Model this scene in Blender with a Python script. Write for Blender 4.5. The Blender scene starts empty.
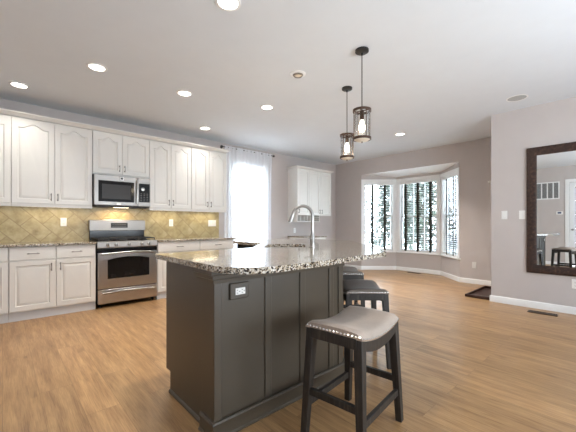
import bpy, bmesh, math, random
from math import sin, cos, pi, radians, sqrt
from mathutils import Vector, Matrix
from mathutils.geometry import tessellate_polygon

random.seed(7)
scene = bpy.context.scene
COL = scene.collection

# ------------------------------------------------------------------ camera, sky, exposure
cam_d = bpy.data.cameras.new('camera')
cam_d.sensor_width = 36.0
cam_d.lens = 36.0 * 315 / 576
cam_d.shift_y = 8.5 / 576
cam_d.clip_start = 0.02
cam = bpy.data.objects.new('camera', cam_d)
COL.objects.link(cam)
cam.location = (0, 0, 1.14)
cam.rotation_euler = (radians(90), 0, radians(47.8 - 90))
scene.camera = cam

scene.view_settings.view_transform = 'Standard'
scene.view_settings.look = 'None'
scene.view_settings.gamma = 1.0
scene.view_settings.exposure = 0.76
scene.view_settings.use_curve_mapping = False

LAMP_W = 7.0          # recessed lamps
LAMP_COL = (1.0, 0.95, 0.89)
SKY_STRENGTH = 11.5
REAR_FILL_W = 215.0     # fill lamp added at the unseen rear window

world = bpy.data.worlds.new('sky')
scene.world = world
world.use_nodes = True
wn = world.node_tree.nodes
wl = world.node_tree.links
for n in list(wn):
    wn.remove(n)
w_out = wn.new('ShaderNodeOutputWorld')
w_bg = wn.new('ShaderNodeBackground')
w_tc = wn.new('ShaderNodeTexCoord')
w_sep = wn.new('ShaderNodeSeparateXYZ')
w_rmp = wn.new('ShaderNodeValToRGB')
w_rmp.color_ramp.elements[0].position = 0.0
w_rmp.color_ramp.elements[0].color = (0.70, 0.82, 0.94, 1)
w_rmp.color_ramp.elements[1].position = 0.6
w_rmp.color_ramp.elements[1].color = (0.72, 0.86, 1.0, 1)
wl.new(w_tc.outputs['Generated'], w_sep.inputs[0])
wl.new(w_sep.outputs['Z'], w_rmp.inputs[0])
wl.new(w_rmp.outputs[0], w_bg.inputs[0])
w_bg.inputs[1].default_value = SKY_STRENGTH
wl.new(w_bg.outputs[0], w_out.inputs[0])


def area(name, loc, size, direction, power, color=(1, 1, 1), portal=False):
    l = bpy.data.lights.new(name, 'AREA')
    l.shape = 'RECTANGLE'
    l.size, l.size_y = size
    l.energy = power
    l.color = color
    if portal:
        l.cycles.is_portal = True
    o = bpy.data.objects.new(name, l)
    COL.objects.link(o)
    o.location = loc
    o.rotation_euler = Vector(direction).to_track_quat('-Z', 'Y').to_euler()
    return o


area('rear_fill', (2.2, -2.49, 1.45), (3.4, 2.2), (0, 1, 0.9), REAR_FILL_W, (0.83, 0.915, 1.0))  # added fill, tilted up to brighten the ceiling
area('kitchen_window_portal', (3.825, 5.75, 1.4), (0.95, 1.9), (0, -1, 0), 1, portal=True)
area('bay_portal', (7.62, 3.5, 1.45), (1.0, 1.9), (-1, 0, 0), 1, portal=True)
area('bay_portal_side', (7.22, 4.55, 1.45), (0.8, 1.9), (-1, -1, 0), 1, portal=True)
area('bay_portal_end', (7.22, 2.44, 1.45), (0.8, 1.9), (-1, 1, 0), 1, portal=True)
area('door_portal', (-1.05, 0.76, 1.3), (0.9, 2.0), (1, 0, 0), 1, portal=True)

# ------------------------------------------------------------------ materials


class NT:
    def __init__(self, name):
        self.m = bpy.data.materials.new(name)
        self.m.use_nodes = True
        self.t = self.m.node_tree
        self.n = self.t.nodes
        self.b = self.n['Principled BSDF']
        self.out = self.n['Material Output']

    def new(self, kind, **kw):
        n = self.n.new('ShaderNode' + kind)
        for k, v in kw.items():
            setattr(n, k, v)
        return n

    def link(self, a, b):
        self.t.links.new(a, b)

    def math(self, op, a, b=None):
        n = self.new('Math', operation=op)
        for i, v in enumerate((a, b)):
            if v is None:
                continue
            if isinstance(v, (int, float)):
                n.inputs[i].default_value = v
            else:
                self.link(v, n.inputs[i])
        return n.outputs[0]

    def coords(self):
        tc = self.new('TexCoord')
        return tc.outputs['Object']

    def mapping(self, vec, scale=(1, 1, 1), rot=(0, 0, 0), loc=(0, 0, 0)):
        mp = self.new('Mapping')
        mp.inputs['Scale'].default_value = scale
        mp.inputs['Rotation'].default_value = rot
        mp.inputs['Location'].default_value = loc
        self.link(vec, mp.inputs[0])
        return mp.outputs[0]

    def noise(self, vec, scale, detail=3, rough=0.5):
        n = self.new('TexNoise')
        n.inputs['Scale'].default_value = scale
        n.inputs['Detail'].default_value = detail
        n.inputs['Roughness'].default_value = rough
        self.link(vec, n.inputs['Vector'])
        return n.outputs['Fac']

    def ramp(self, fac, stops, interp='LINEAR'):
        r = self.new('ValToRGB')
        cr = r.color_ramp
        cr.interpolation = interp
        while len(cr.elements) < len(stops):
            cr.elements.new(0.5)
        for e, (p, c) in zip(cr.elements, stops):
            e.position = p
            e.color = (*c, 1) if len(c) == 3 else c
        self.link(fac, r.inputs[0])
        return r.outputs[0]

    def mix(self, fac, a, b, blend='MIX'):
        n = self.new('Mix', data_type='RGBA', blend_type=blend)
        for idx, v in ((0, fac), (6, a), (7, b)):
            s = n.inputs[idx]
            if isinstance(v, (int, float)):
                s.default_value = v
            elif isinstance(v, tuple):
                s.default_value = (*v, 1) if len(v) == 3 else v
            else:
                self.link(v, s)
        return n.outputs[2]

    def bump(self, h, strength, dist=0.01):
        n = self.new('Bump')
        n.inputs['Strength'].default_value = strength
        n.inputs['Distance'].default_value = dist
        self.link(h, n.inputs['Height'])
        self.link(n.outputs[0], self.b.inputs['Normal'])


def srgb(r, g, b):
    f = lambda c: ((c / 255 + 0.055) / 1.055) ** 2.4 if c > 10 else c / 255 / 12.92
    return (f(r), f(g), f(b))


def simple(name, col, rough=0.5, metal=0.0, spec=0.5, vary=0.06, vscale=6.0, bump=0.0, bscale=80, coat=0.0):
    t = NT(name)
    v = t.coords()
    n = t.noise(v, vscale, 3)
    lo = tuple(c * (1 - vary) for c in col)
    hi = tuple(min(1, c * (1 + vary)) for c in col)
    t.link(t.ramp(n, [(0.3, lo), (0.7, hi)]), t.b.inputs['Base Color'])
    t.b.inputs['Roughness'].default_value = rough
    t.b.inputs['Metallic'].default_value = metal
    t.b.inputs['Specular IOR Level'].default_value = spec
    t.b.inputs['Coat Weight'].default_value = coat
    if bump:
        t.bump(t.noise(v, bscale, 2), bump, 0.002)
    return t.m


M = {}
M['wall'] = simple('wall_paint', srgb(196, 188, 184), 0.85, vary=0.015, bump=0.05, bscale=160)
M['ceiling'] = simple('ceiling_paint', srgb(220, 224, 228), 0.9, vary=0.01, bump=0.05, bscale=160)
M['trim'] = simple('white_trim_paint', srgb(238, 237, 235), 0.4, vary=0.01)
M['cab'] = simple('cream_white_cabinet_paint', srgb(228, 225, 219), 0.38, vary=0.012)
M['toe'] = simple('toe_kick_paint', srgb(205, 204, 204), 0.5, vary=0.02)
M['island'] = simple('grey_brown_island_paint', srgb(74, 66, 55), 0.36, vary=0.05, vscale=3)
M['black'] = simple('black_enamel', (0.010, 0.010, 0.011), 0.14, spec=0.28, vary=0.1)
M['blackmatte'] = simple('black_cast_iron', (0.02, 0.02, 0.02), 0.55, vary=0.2)
M['darkglass'] = simple('dark_oven_glass', (0.014, 0.012, 0.011), 0.06, vary=0.2)
M['nickel'] = simple('brushed_nickel', (0.40, 0.385, 0.36), 0.3, 1.0)
M['pull'] = simple('pewter_pull_metal', (0.22, 0.20, 0.18), 0.35, 1.0)
M['bronze'] = simple('dark_bronze', srgb(84, 66, 56), 0.45, 0.7, vary=0.2)
M['blackmetal'] = simple('black_metal', (0.025, 0.024, 0.023), 0.4, 0.3)
M['plate'] = simple('white_plastic', srgb(240, 239, 235), 0.35, vary=0.01)
M['slot'] = simple('dark_slot', (0.03, 0.03, 0.03), 0.6)
M['display'] = simple('black_display', (0.01, 0.012, 0.014), 0.25, spec=0.15)
M['mwglass'] = simple('black_microwave_glass', (0.01, 0.009, 0.008), 0.1, spec=0.2)
M['button'] = simple('dim_grey_button', (0.16, 0.16, 0.16), 0.6)
M['tape'] = simple('dark_blind_tape', srgb(44, 46, 38), 0.8, vary=0.1)
M['slat'] = simple('white_blind_slat', srgb(236, 236, 234), 0.45, vary=0.01)
M['grey'] = simple('grey_speaker_mesh', srgb(176, 176, 174), 0.7, vary=0.05, vscale=200)
M['tray'] = simple('dark_brown_tray', srgb(58, 36, 30), 0.35, vary=0.15)
M['ventwood'] = simple('brown_floor_register', srgb(66, 48, 35), 0.4, 0.3)
M['bulbbase'] = simple('brass_socket', srgb(70, 52, 40), 0.4, 0.8)
M['bark'] = simple('tree_bark', srgb(70, 58, 50), 0.9, vary=0.3, vscale=20)
M['nail'] = simple('silver_nailheads', (0.75, 0.72, 0.68), 0.25, 1.0)
M['outground'] = simple('pale_yard', srgb(238, 239, 240), 0.9, vary=0.08, vscale=2)


def steel():
    t = NT('stainless_steel')
    v = t.coords()
    n = t.noise(t.mapping(v, (2, 2, 260)), 3, 2)
    t.link(t.ramp(n, [(0.3, (0.50, 0.475, 0.45)), (0.7, (0.60, 0.575, 0.55))]), t.b.inputs['Base Color'])
    t.b.inputs['Metallic'].default_value = 1
    t.link(t.ramp(n, [(0.3, (0.30,) * 3), (0.7, (0.38,) * 3)]), t.b.inputs['Roughness'])
    return t.m


M['steel'] = steel()
M['satin'] = simple('satin_stainless', (0.37, 0.35, 0.33), 0.46, 1.0, vary=0.05)


def floor_mat():
    t = NT('oak_plank_floor')
    v = t.coords()
    sep = t.new('SeparateXYZ')
    t.link(v, sep.inputs[0])
    comb = t.new('CombineXYZ')
    t.link(sep.outputs['Y'], comb.inputs[0])
    t.link(sep.outputs['X'], comb.inputs[1])
    br = t.new('TexBrick')
    br.offset = 0.37
    br.offset_frequency = 2
    br.inputs['Color1'].default_value = (0, 0, 0, 1)
    br.inputs['Color2'].default_value = (1, 1, 1, 1)
    br.inputs['Mortar'].default_value = (0.5, 0.5, 0.5, 1)
    br.inputs['Scale'].default_value = 1
    br.inputs['Mortar Size'].default_value = 0.0016
    br.inputs['Mortar Smooth'].default_value = 0.3
    br.inputs['Bias'].default_value = 0
    br.inputs['Brick Width'].default_value = 1.35
    br.inputs['Row Height'].default_value = 0.185
    t.link(comb.outputs[0], br.inputs['Vector'])
    # every plank gets its own grain offset
    vm = t.new('VectorMath', operation='ADD')
    off = t.new('VectorMath', operation='SCALE')
    t.link(br.outputs['Color'], off.inputs[0])
    off.inputs['Scale'].default_value = 9.0
    t.link(comb.outputs[0], vm.inputs[0])
    t.link(off.outputs[0], vm.inputs[1])
    g1 = t.noise(t.mapping(vm.outputs[0], (0.9, 9, 1)), 2.4, 5, 0.6)
    g2 = t.noise(t.mapping(vm.outputs[0], (2.5, 60, 1)), 3.0, 3, 0.6)
    kn = t.noise(t.mapping(vm.outputs[0], (1.6, 5, 1)), 2.1, 2, 0.5)
    base = t.ramp(g1, [(0.25, srgb(138, 101, 65)), (0.47, srgb(170, 132, 90)), (0.62, srgb(184, 146, 101)), (0.85, srgb(196, 160, 116))])
    fine = t.ramp(g2, [(0.3, (0.66, 0.63, 0.60)), (0.62, (1.05, 1.05, 1.05))])
    c = t.mix(0.8, base, fine, 'MULTIPLY')
    plank = t.ramp(br.outputs['Color'], [(0.0, (0.80, 0.79, 0.77)), (1.0, (1.06, 1.05, 1.04))])
    c = t.mix(0.8, c, plank, 'MULTIPLY')
    knot = t.ramp(kn, [(0.66, (1, 1, 1)), (0.76, (0.55, 0.47, 0.40))])
    c = t.mix(0.7, c, knot, 'MULTIPLY')
    c = t.mix(t.math('MULTIPLY', br.outputs['Fac'], 0.55), c, srgb(96, 66, 40))
    t.link(c, t.b.inputs['Base Color'])
    t.link(t.ramp(g2, [(0.2, (0.36,) * 3), (0.8, (0.28,) * 3)]), t.b.inputs['Roughness'])
    t.bump(t.math('SUBTRACT', t.math('MULTIPLY', g2, 0.12), br.outputs['Fac']), 0.12, 0.003)
    return t.m


M['floor'] = floor_mat()


def tile_mat():
    t = NT('tan_diagonal_tile')
    v = t.coords()
    sep = t.new('SeparateXYZ')
    t.link(v, sep.inputs[0])
    a = t.math('MULTIPLY', t.math('ADD', sep.outputs['X'], sep.outputs['Z']), 0.70711)
    b = t.math('MULTIPLY', t.math('SUBTRACT', sep.outputs['Z'], sep.outputs['X']), 0.70711)
    comb = t.new('CombineXYZ')
    t.link(b, comb.inputs[0])
    t.link(a, comb.inputs[1])
    br = t.new('TexBrick')
    br.offset = 0.5
    br.inputs['Color1'].default_value = (0, 0, 0, 1)
    br.inputs['Color2'].default_value = (1, 1, 1, 1)
    br.inputs['Mortar'].default_value = (0.5, 0.5, 0.5, 1)
    br.inputs['Scale'].default_value = 1
    br.inputs['Mortar Size'].default_value = 0.0045
    br.inputs['Mortar Smooth'].default_value = 0.2
    br.inputs['Brick Width'].default_value = 0.30
    br.inputs['Row Height'].default_value = 0.184
    t.link(t.mapping(comb.outputs[0], loc=(-0.07, 0.008, 0)), br.inputs['Vector'])
    off = t.new('VectorMath', operation='SCALE')
    off.inputs['Scale'].default_value = 5
    t.link(br.outputs['Color'], off.inputs[0])
    vm = t.new('VectorMath', operation='ADD')
    t.link(v, vm.inputs[0])
    t.link(off.outputs[0], vm.inputs[1])
    n = t.noise(vm.outputs[0], 9, 6, 0.65)
    c = t.ramp(n, [(0.25, srgb(142, 124, 83)), (0.45, srgb(173, 157, 115)), (0.62, srgb(188, 174, 134)), (0.8, srgb(206, 196, 164))])
    tint = t.ramp(br.outputs['Color'], [(0, (0.84, 0.83, 0.80)), (1, (1.06, 1.05, 1.04))])
    c = t.mix(0.45, c, tint, 'MULTIPLY')
    c = t.mix(br.outputs['Fac'], c, srgb(146, 127, 90))
    t.link(c, t.b.inputs['Base Color'])
    t.b.inputs['Roughness'].default_value = 0.38
    t.bump(t.math('SUBTRACT', t.math('MULTIPLY', n, 0.2), br.outputs['Fac']), 0.35, 0.004)
    return t.m


M['tile'] = tile_mat()


def granite_mat():
    t = NT('speckled_granite')
    v = t.coords()
    vo = t.new('TexVoronoi')
    vo.inputs['Scale'].default_value = 150
    t.link(v, vo.inputs['Vector'])
    sp = t.new('SeparateColor')
    t.link(vo.outputs['Color'], sp.inputs[0])
    big = t.noise(v, 26, 4, 0.7)
    fac = t.math('ADD', t.math('MULTIPLY', sp.outputs[0], 0.6), t.math('MULTIPLY', big, 0.45))
    c = t.ramp(fac, [(0.25, (0.018, 0.016, 0.015)), (0.40, srgb(74, 62, 52)), (0.50, srgb(140, 122, 100)), (0.60, srgb(178, 164, 142)),
                     (0.74, srgb(200, 193, 180)), (0.86, srgb(226, 223, 216))])
    t.link(c, t.b.inputs['Base Color'])
    t.b.inputs['Roughness'].default_value = 0.07
    t.b.inputs['Specular IOR Level'].default_value = 0.6
    return t.m


M['granite'] = granite_mat()


def stool_wood():
    t = NT('weathered_dark_wood')
    v = t.coords()
    n = t.noise(t.mapping(v, (30, 30, 2.5)), 3, 5, 0.65)
    t.link(t.ramp(n, [(0.25, srgb(26, 23, 20)), (0.55, srgb(44, 39, 35)), (0.8, srgb(78, 70, 63))]), t.b.inputs['Base Color'])
    t.b.inputs['Roughness'].default_value = 0.48
    t.bump(n, 0.25, 0.002)
    return t.m


M['stoolwood'] = stool_wood()


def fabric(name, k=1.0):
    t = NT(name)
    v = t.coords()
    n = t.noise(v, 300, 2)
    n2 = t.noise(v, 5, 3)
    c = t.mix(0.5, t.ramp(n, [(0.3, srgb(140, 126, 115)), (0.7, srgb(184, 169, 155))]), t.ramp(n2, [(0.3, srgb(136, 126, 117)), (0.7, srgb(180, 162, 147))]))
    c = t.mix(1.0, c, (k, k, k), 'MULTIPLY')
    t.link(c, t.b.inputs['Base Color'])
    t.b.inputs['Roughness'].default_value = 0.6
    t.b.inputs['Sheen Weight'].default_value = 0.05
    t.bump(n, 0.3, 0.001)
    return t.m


M['fabric'] = fabric('greige_linen_seat')
M['fabric_darker'] = fabric('charcoal_linen_seat', 0.36)  # same linen multiplied darker, for the two tucked-in stools


def mirror_frame():
    t = NT('mottled_bronze_frame')
    v = t.coords()
    n = t.noise(v, 28, 5, 0.7)
    t.link(t.ramp(n, [(0.3, srgb(38, 26, 21)), (0.55, srgb(62, 43, 35)), (0.75, srgb(104, 76, 60))]), t.b.inputs['Base Color'])
    t.b.inputs['Roughness'].default_value = 0.42
    t.b.inputs['Metallic'].default_value = 0.25
    t.bump(n, 0.3, 0.003)
    return t.m


M['frame'] = mirror_frame()


def mirror_glass():
    t = NT('silvered_glass')
    t.b.inputs['Base Color'].default_value = (0.88, 0.9, 0.9, 1)
    t.b.inputs['Metallic'].default_value = 1
    t.b.inputs['Roughness'].default_value = 0.005
    return t.m


M['mirror'] = mirror_glass()


def pane(name, tint=(0.97, 0.985, 0.98), gloss=0.09):
    t = NT(name)
    tr = t.new('BsdfTransparent')
    tr.inputs[0].default_value = (*tint, 1)
    gl = t.new('BsdfGlossy')
    gl.inputs['Roughness'].default_value = 0.02
    fr = t.new('Fresnel')
    fr.inputs[0].default_value = 1.45
    mx = t.new('MixShader')
    t.link(t.math('MULTIPLY', fr.outputs[0], gloss * 10), mx.inputs[0])
    t.link(tr.outputs[0], mx.inputs[1])
    t.link(gl.outputs[0], mx.inputs[2])
    t.link(mx.outputs[0], t.out.inputs[0])
    return t.m


M['pane'] = pane('window_pane')
M['doorpane'] = pane('tinted_door_pane', (0.22, 0.225, 0.23), 0.06)
M['lampglass'] = pane('clear_lamp_glass', (0.995, 0.995, 0.99), 0.05)


def sheer():
    t = NT('sheer_white_voile')
    v = t.coords()
    n = t.noise(t.mapping(v, (260, 260, 40)), 1, 2)
    tr = t.new('BsdfTransparent')
    tl = t.new('BsdfTranslucent')
    tl.inputs[0].default_value = (0.93, 0.93, 0.95, 1)
    df = t.new('BsdfDiffuse')
    df.inputs[0].default_value = (0.93, 0.93, 0.95, 1)
    m1 = t.new('MixShader')
    m1.inputs[0].default_value = 0.5
    t.link(tl.outputs[0], m1.inputs[1])
    t.link(df.outputs[0], m1.inputs[2])
    m2 = t.new('MixShader')
    t.link(t.ramp(n, [(0.3, (0.88,) * 3), (0.7, (0.95,) * 3)]), m2.inputs[0])
    t.link(tr.outputs[0], m2.inputs[1])
    t.link(m1.outputs[0], m2.inputs[2])
    t.link(m2.outputs[0], t.out.inputs[0])
    return t.m


M['sheer'] = sheer()


def emit(name, col, s):
    t = NT(name)
    t.b.inputs['Base Color'].default_value = (0.9, 0.9, 0.9, 1)
    t.b.inputs['Emission Color'].default_value = (*col, 1)
    t.b.inputs['Emission Strength'].default_value = s
    return t.m


M['lens'] = emit('lit_lamp_lens', (1, 0.95, 0.87), 5)
M['bulb'] = emit('lit_filament_bulb', (1, 0.86, 0.66), 5)
M['task'] = emit('lit_task_strip', (1, 0.83, 0.58), 2)
M['frost'] = simple('frosted_diffuser', srgb(236, 226, 208), 0.5, vary=0.02)


def leaf_mat(name, a, b):
    t = NT(name)
    v = t.coords()
    n = t.noise(v, 5, 3)
    t.link(t.ramp(n, [(0.3, a), (0.7, b)]), t.b.inputs['Base Color'])
    t.b.inputs['Roughness'].default_value = 0.6
    return t.m


M['leafdark'] = leaf_mat('evergreen_leaves', srgb(20, 27, 17), srgb(50, 60, 42))
M['leafgrey'] = leaf_mat('grey_green_leaves', srgb(44, 49, 42), srgb(92, 96, 86))

# ------------------------------------------------------------------ mesh helpers


class MB:
    def __init__(self):
        self.v = []
        self.f = []

    def add(self, vs, fs):
        b = len(self.v)
        self.v += [tuple(p) for p in vs]
        self.f += [tuple(i + b for i in f) for f in fs]
        return self

    def box(self, x0, x1, y0, y1, z0, z1):
        vs = [(x0, y0, z0), (x1, y0, z0), (x1, y1, z0), (x0, y1, z0), (x0, y0, z1), (x1, y0, z1), (x1, y1, z1), (x0, y1, z1)]
        return self.add(vs, [(3, 2, 1, 0), (4, 5, 6, 7), (0, 1, 5, 4), (1, 2, 6, 5), (2, 3, 7, 6), (3, 0, 4, 7)])

    def beam(self, a, b, w, d, up=(0, 0, 1), w2=None, d2=None):
        """rectangular bar from a to b, w across, d deep"""
        a, b = Vector(a), Vector(b)
        ax = (b - a).normalized()
        s = ax.cross(Vector(up))
        if s.length < 1e-5:
            s = Vector((1, 0, 0))
        s.normalize()
        u = s.cross(ax)
        w2 = w if w2 is None else w2
        d2 = d if d2 is None else d2
        vs = []
        for p, ww, dd in ((a, w, d), (b, w2, d2)):
            for i, j in ((-1, -1), (1, -1), (1, 1), (-1, 1)):
                vs.append(p + s * (i * ww / 2) + u * (j * dd / 2))
        return self.add(vs, [(0, 1, 2, 3), (7, 6, 5, 4), (0, 4, 5, 1), (1, 5, 6, 2), (2, 6, 7, 3), (3, 7, 4, 0)])

    def tube(self, pts, r, n=10, caps=True):
        pts = [Vector(p) for p in pts]
        rr = r if isinstance(r, (list, tuple)) else [r] * len(pts)
        vs, fs = [], []
        ref = Vector((0.31, 0.22, 0.93)).normalized()
        prev = None
        for i, p in enumerate(pts):
            t = (pts[min(i + 1, len(pts) - 1)] - pts[max(i - 1, 0)]).normalized()
            if prev is None:
                s = t.cross(ref).normalized()
            else:
                s = (prev - t * prev.dot(t)).normalized()
            prev = s
            u = t.cross(s)
            for k in range(n):
                a = 2 * pi * k / n
                vs.append(p + (s * cos(a) + u * sin(a)) * rr[i])
        for i in range(len(pts) - 1):
            for k in range(n):
                a, b = i * n + k, i * n + (k + 1) % n
                fs.append((a, b, b + n, a + n))
        if caps:
            fs.append(tuple(range(n - 1, -1, -1)))
            fs.append(tuple((len(pts) - 1) * n + k for k in range(n)))
        return self.add(vs, fs)

    def lathe(self, prof, c=(0, 0, 0), n=24, axis='z'):
        vs, fs = [], []
        m = len(prof)
        for r, h in prof:
            for k in range(n):
                a = 2 * pi * k / n
                if axis == 'z':
                    vs.append((c[0] + r * cos(a), c[1] + r * sin(a), c[2] + h))
                elif axis == 'y':
                    vs.append((c[0] + r * cos(a), c[1] + h, c[2] + r * sin(a)))
                else:
                    vs.append((c[0] + h, c[1] + r * cos(a), c[2] + r * sin(a)))
        for i in range(m - 1):
            for k in range(n):
                a, b = i * n + k, i * n + (k + 1) % n
                fs.append((a, b, b + n, a + n))
        if prof[0][0] > 1e-6:
            fs.append(tuple(range(n - 1, -1, -1)))
        if prof[-1][0] > 1e-6:
            fs.append(tuple((m - 1) * n + k for k in range(n)))
        return self.add(vs, fs)

    def ring(self, prof, c=(0, 0, 0), n=28):
        """closed (r, z) profile revolved: a hollow ring"""
        vs, fs = [], []
        m = len(prof)
        for r, h in prof:
            for k in range(n):
                a = 2 * pi * k / n
                vs.append((c[0] + r * cos(a), c[1] + r * sin(a), c[2] + h))
        for i in range(m):
            j = (i + 1) % m
            for k in range(n):
                fs.append((i * n + k, i * n + (k + 1) % n, j * n + (k + 1) % n, j * n + k))
        return self.add(vs, fs)

    def sweep(self, path, prof, closed=False):
        """profile (out, z) carried along a level path; out is to the right of travel"""
        n = len(path)
        P = [Vector((p[0], p[1])) for p in path]
        vs, fs = [], []
        m = len(prof)
        for i in range(n):
            d0 = (P[i] - P[i - 1]).normalized() if (i > 0 or closed) else None
            d1 = (P[(i + 1) % n] - P[i]).normalized() if (i < n - 1 or closed) else None
            if d0 is None:
                d0 = d1
            if d1 is None:
                d1 = d0
            n0, n1 = Vector((d0.y, -d0.x)), Vector((d1.y, -d1.x))
            nn = (n0 + n1)
            nn = nn / max(0.2, nn.dot(n0)) if nn.length > 1e-6 else n0
            for o, z in prof:
                q = P[i] + nn * o
                vs.append((q.x, q.y, z))
        for i in range(n if closed else n - 1):
            j = (i + 1) % n
            for k in range(m):
                l = (k + 1) % m
                fs.append((i * m + k, j * m + k, j * m + l, i * m + l))
        if not closed:
            fs.append(tuple(range(m)))
            fs.append(tuple((n - 1) * m + k for k in range(m - 1, -1, -1)))
        return self.add(vs, fs)

    def prism(self, outline, z0, z1, holes=()):
        loops = [list(outline)] + [list(h) for h in holes]
        flat = [p for l in loops for p in l]
        tris = tessellate_polygon([[Vector((p[0], p[1], 0)) for p in l] for l in loops])
        n = len(flat)
        vs = [(p[0], p[1], z0) for p in flat] + [(p[0], p[1], z1) for p in flat]
        fs = []
        if not holes:
            fs.append(tuple(range(n - 1, -1, -1)))
            fs.append(tuple(range(n, 2 * n)))
        else:
            for a, b, c in tris:
                fs.append((c, b, a))
                fs.append((a + n, b + n, c + n))
        o = 0
        for l in loops:
            k = len(l)
            for i in range(k):
                j = (i + 1) % k
                fs.append((o + i, o + j, o + j + n, o + i + n))
            o += k
        return self.add(vs, fs)

    def xform(self, mat):
        self.v = [tuple(mat @ Vector(p)) for p in self.v]
        return self

    def build(self, name, mat, parent=None, bevel=0.0, smooth=True, angle=35, seg=2):
        me = bpy.data.meshes.new(name)
        me.from_pydata(self.v, [], self.f)
        bm = bmesh.new()
        bm.from_mesh(me)
        bmesh.ops.recalc_face_normals(bm, faces=bm.faces[:])
        bm.to_mesh(me)
        bm.free()
        me.materials.append(mat)
        if smooth:
            me.polygons.foreach_set('use_smooth', [True] * len(me.polygons))
            me.set_sharp_from_angle(angle=radians(angle))
        me.update()
        o = bpy.data.objects.new(name, me)
        COL.objects.link(o)
        if parent is not None:
            o.parent = parent
        if bevel:
            b = o.modifiers.new('bevel', 'BEVEL')
            b.width = bevel
            b.segments = seg
            b.limit_method = 'ANGLE'
            b.angle_limit = radians(50)
            b.harden_normals = False
        return o


def tag(o, label, cat, group=None):
    o['label'] = label
    o['category'] = cat
    if group:
        o['group'] = group
    return o


def thing(name, label, cat, loc=(0, 0, 0), rz=0.0, group=None):
    o = bpy.data.objects.new(name, None)
    o.empty_display_size = 0.1
    COL.objects.link(o)
    o.location = loc
    o.rotation_euler = (0, 0, rz)
    return tag(o, label, cat, group)


def struct(name, mb, mat, bevel=0.0, parent=None, **kw):
    o = mb.build(name, mat, parent, bevel, **kw)
    if parent is None:
        o['kind'] = 'structure'
    return o


def struct_root(name, loc=(0, 0, 0), rz=0):
    o = bpy.data.objects.new(name, None)
    COL.objects.link(o)
    o.location = loc
    o.rotation_euler = (0, 0, rz)
    o['kind'] = 'structure'
    return o


def dup(root, loc, rz, label, group=None):
    def cp(o, parent):
        c = o.copy()
        COL.objects.link(c)
        c.parent = parent
        for ch in list(o.children):
            cp(ch, c)
        return c
    r = cp(root, None)
    r.location = loc
    r.rotation_euler = (0, 0, rz)
    r['label'] = label
    if group:
        r['group'] = group
    return r


# ------------------------------------------------------------------ room shell
H = 2.76
XL, XW, XM = -0.85, 6.72, 5.38       # wall with the glazed door, bay wall, mirror wall
YK, YR, YC = 5.48, -2.5, 1.44        # kitchen wall, rear wall, corner of the mirror wall
BY0, BY1, BX = 2.34, 4.65, 7.35      # bay mouth and depth
BV0, BV1 = 2.95, 4.05

struct('floor', MB().prism([(XL - 0.15, YR - 0.15), (XW, YR - 0.15), (XW, BY0), (BX + 0.05, BV0 - 0.03), (BX + 0.05, BV1 + 0.03), (XW, BY1), (XW, YK + 0.15), (XL - 0.15, YK + 0.15)], -0.12, 0.0),
       M['floor'], smooth=False)
struct('ceiling', MB().box(XL - 0.15, XW + 0.15, YR - 0.15, YK + 0.15, H, H + 0.12), M['ceiling'])

# kitchen wall with its window
KX0, KX1, KZ0, KZ1 = 3.42, 4.24, 0.55, 2.34
w = MB()
w.box(XL - 0.15, KX0, YK, YK + 0.15, 0, H)
w.box(KX1, XW + 0.15, YK, YK + 0.15, 0, H)
w.box(KX0, KX1, YK, YK + 0.15, 0, KZ0)
w.box(KX0, KX1, YK, YK + 0.15, KZ1, H)
struct('wall_kitchen', w, M['wall'])
# bay wall
BH = 2.39
w = MB()
w.box(XW, XW + 0.12, BY1, YK, 0, H)
w.box(XW, XW + 0.12, YC, BY0, 0, H)
w.box(XW, XW + 0.12, BY0, BY1, BH, H)
struct('wall_bay_side', w, M['wall'])
# mirror wall and its return
w = MB()
w.box(XM, XM + 0.14, YR, YC, 0, H)
w.box(XM + 0.14, XW + 0.12, YC - 0.14, YC, 0, H)
struct('wall_mirror_side', w, M['wall'])
# wall with the glazed door (seen in the mirror)
DY0, DY1, DZ = 0.30, 1.22, 2.30
w = MB()
w.box(XL - 0.15, XL, YR, DY0, 0, H)
w.box(XL - 0.15, XL, DY1, YK, 0, H)
w.box(XL - 0.15, XL, DY0, DY1, DZ, H)
struct('wall_entry', w, M['wall'])
# rear wall with a wide opening added for fill light
w = MB()
w.box(XL - 0.15, 0.5, YR - 0.15, YR, 0, H)
w.box(3.9, XM + 0.14, YR - 0.15, YR, 0, H)
w.box(0.5, 3.9, YR - 0.15, YR, 0, 0.35)
w.box(0.5, 3.9, YR - 0.15, YR, 2.55, H)
struct('wall_rear', w, M['wall'])

# bay: three wall segments with a window in each
SILL, WTOP = 0.47, 2.21


def bay_segment(idx, a, b, wa, wb):
    """wall from a to b (left to right seen from the room) with an opening wa..wb along it"""
    a, b = Vector(a), Vector(b)
    L = (b - a).length
    ang = math.atan2(b.y - a.y, b.x - a.x)
    root_m = Matrix.Translation((a.x, a.y, 0)) @ Matrix.Rotation(ang, 4, 'Z')
    # local: x along the wall, y>0 outwards
    mb = MB()
    mb.box(0, wa, 0, 0.12, 0, BH + 0.1)
    mb.box(wb, L, 0, 0.12, 0, BH + 0.1)
    mb.box(wa, wb, 0, 0.12, 0, SILL)
    mb.box(wa, wb, 0, 0.12, WTOP, BH + 0.1)
    mb.xform(root_m)
    struct('wall_bay_%s' % idx, mb, M['wall'])
    return ang


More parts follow.
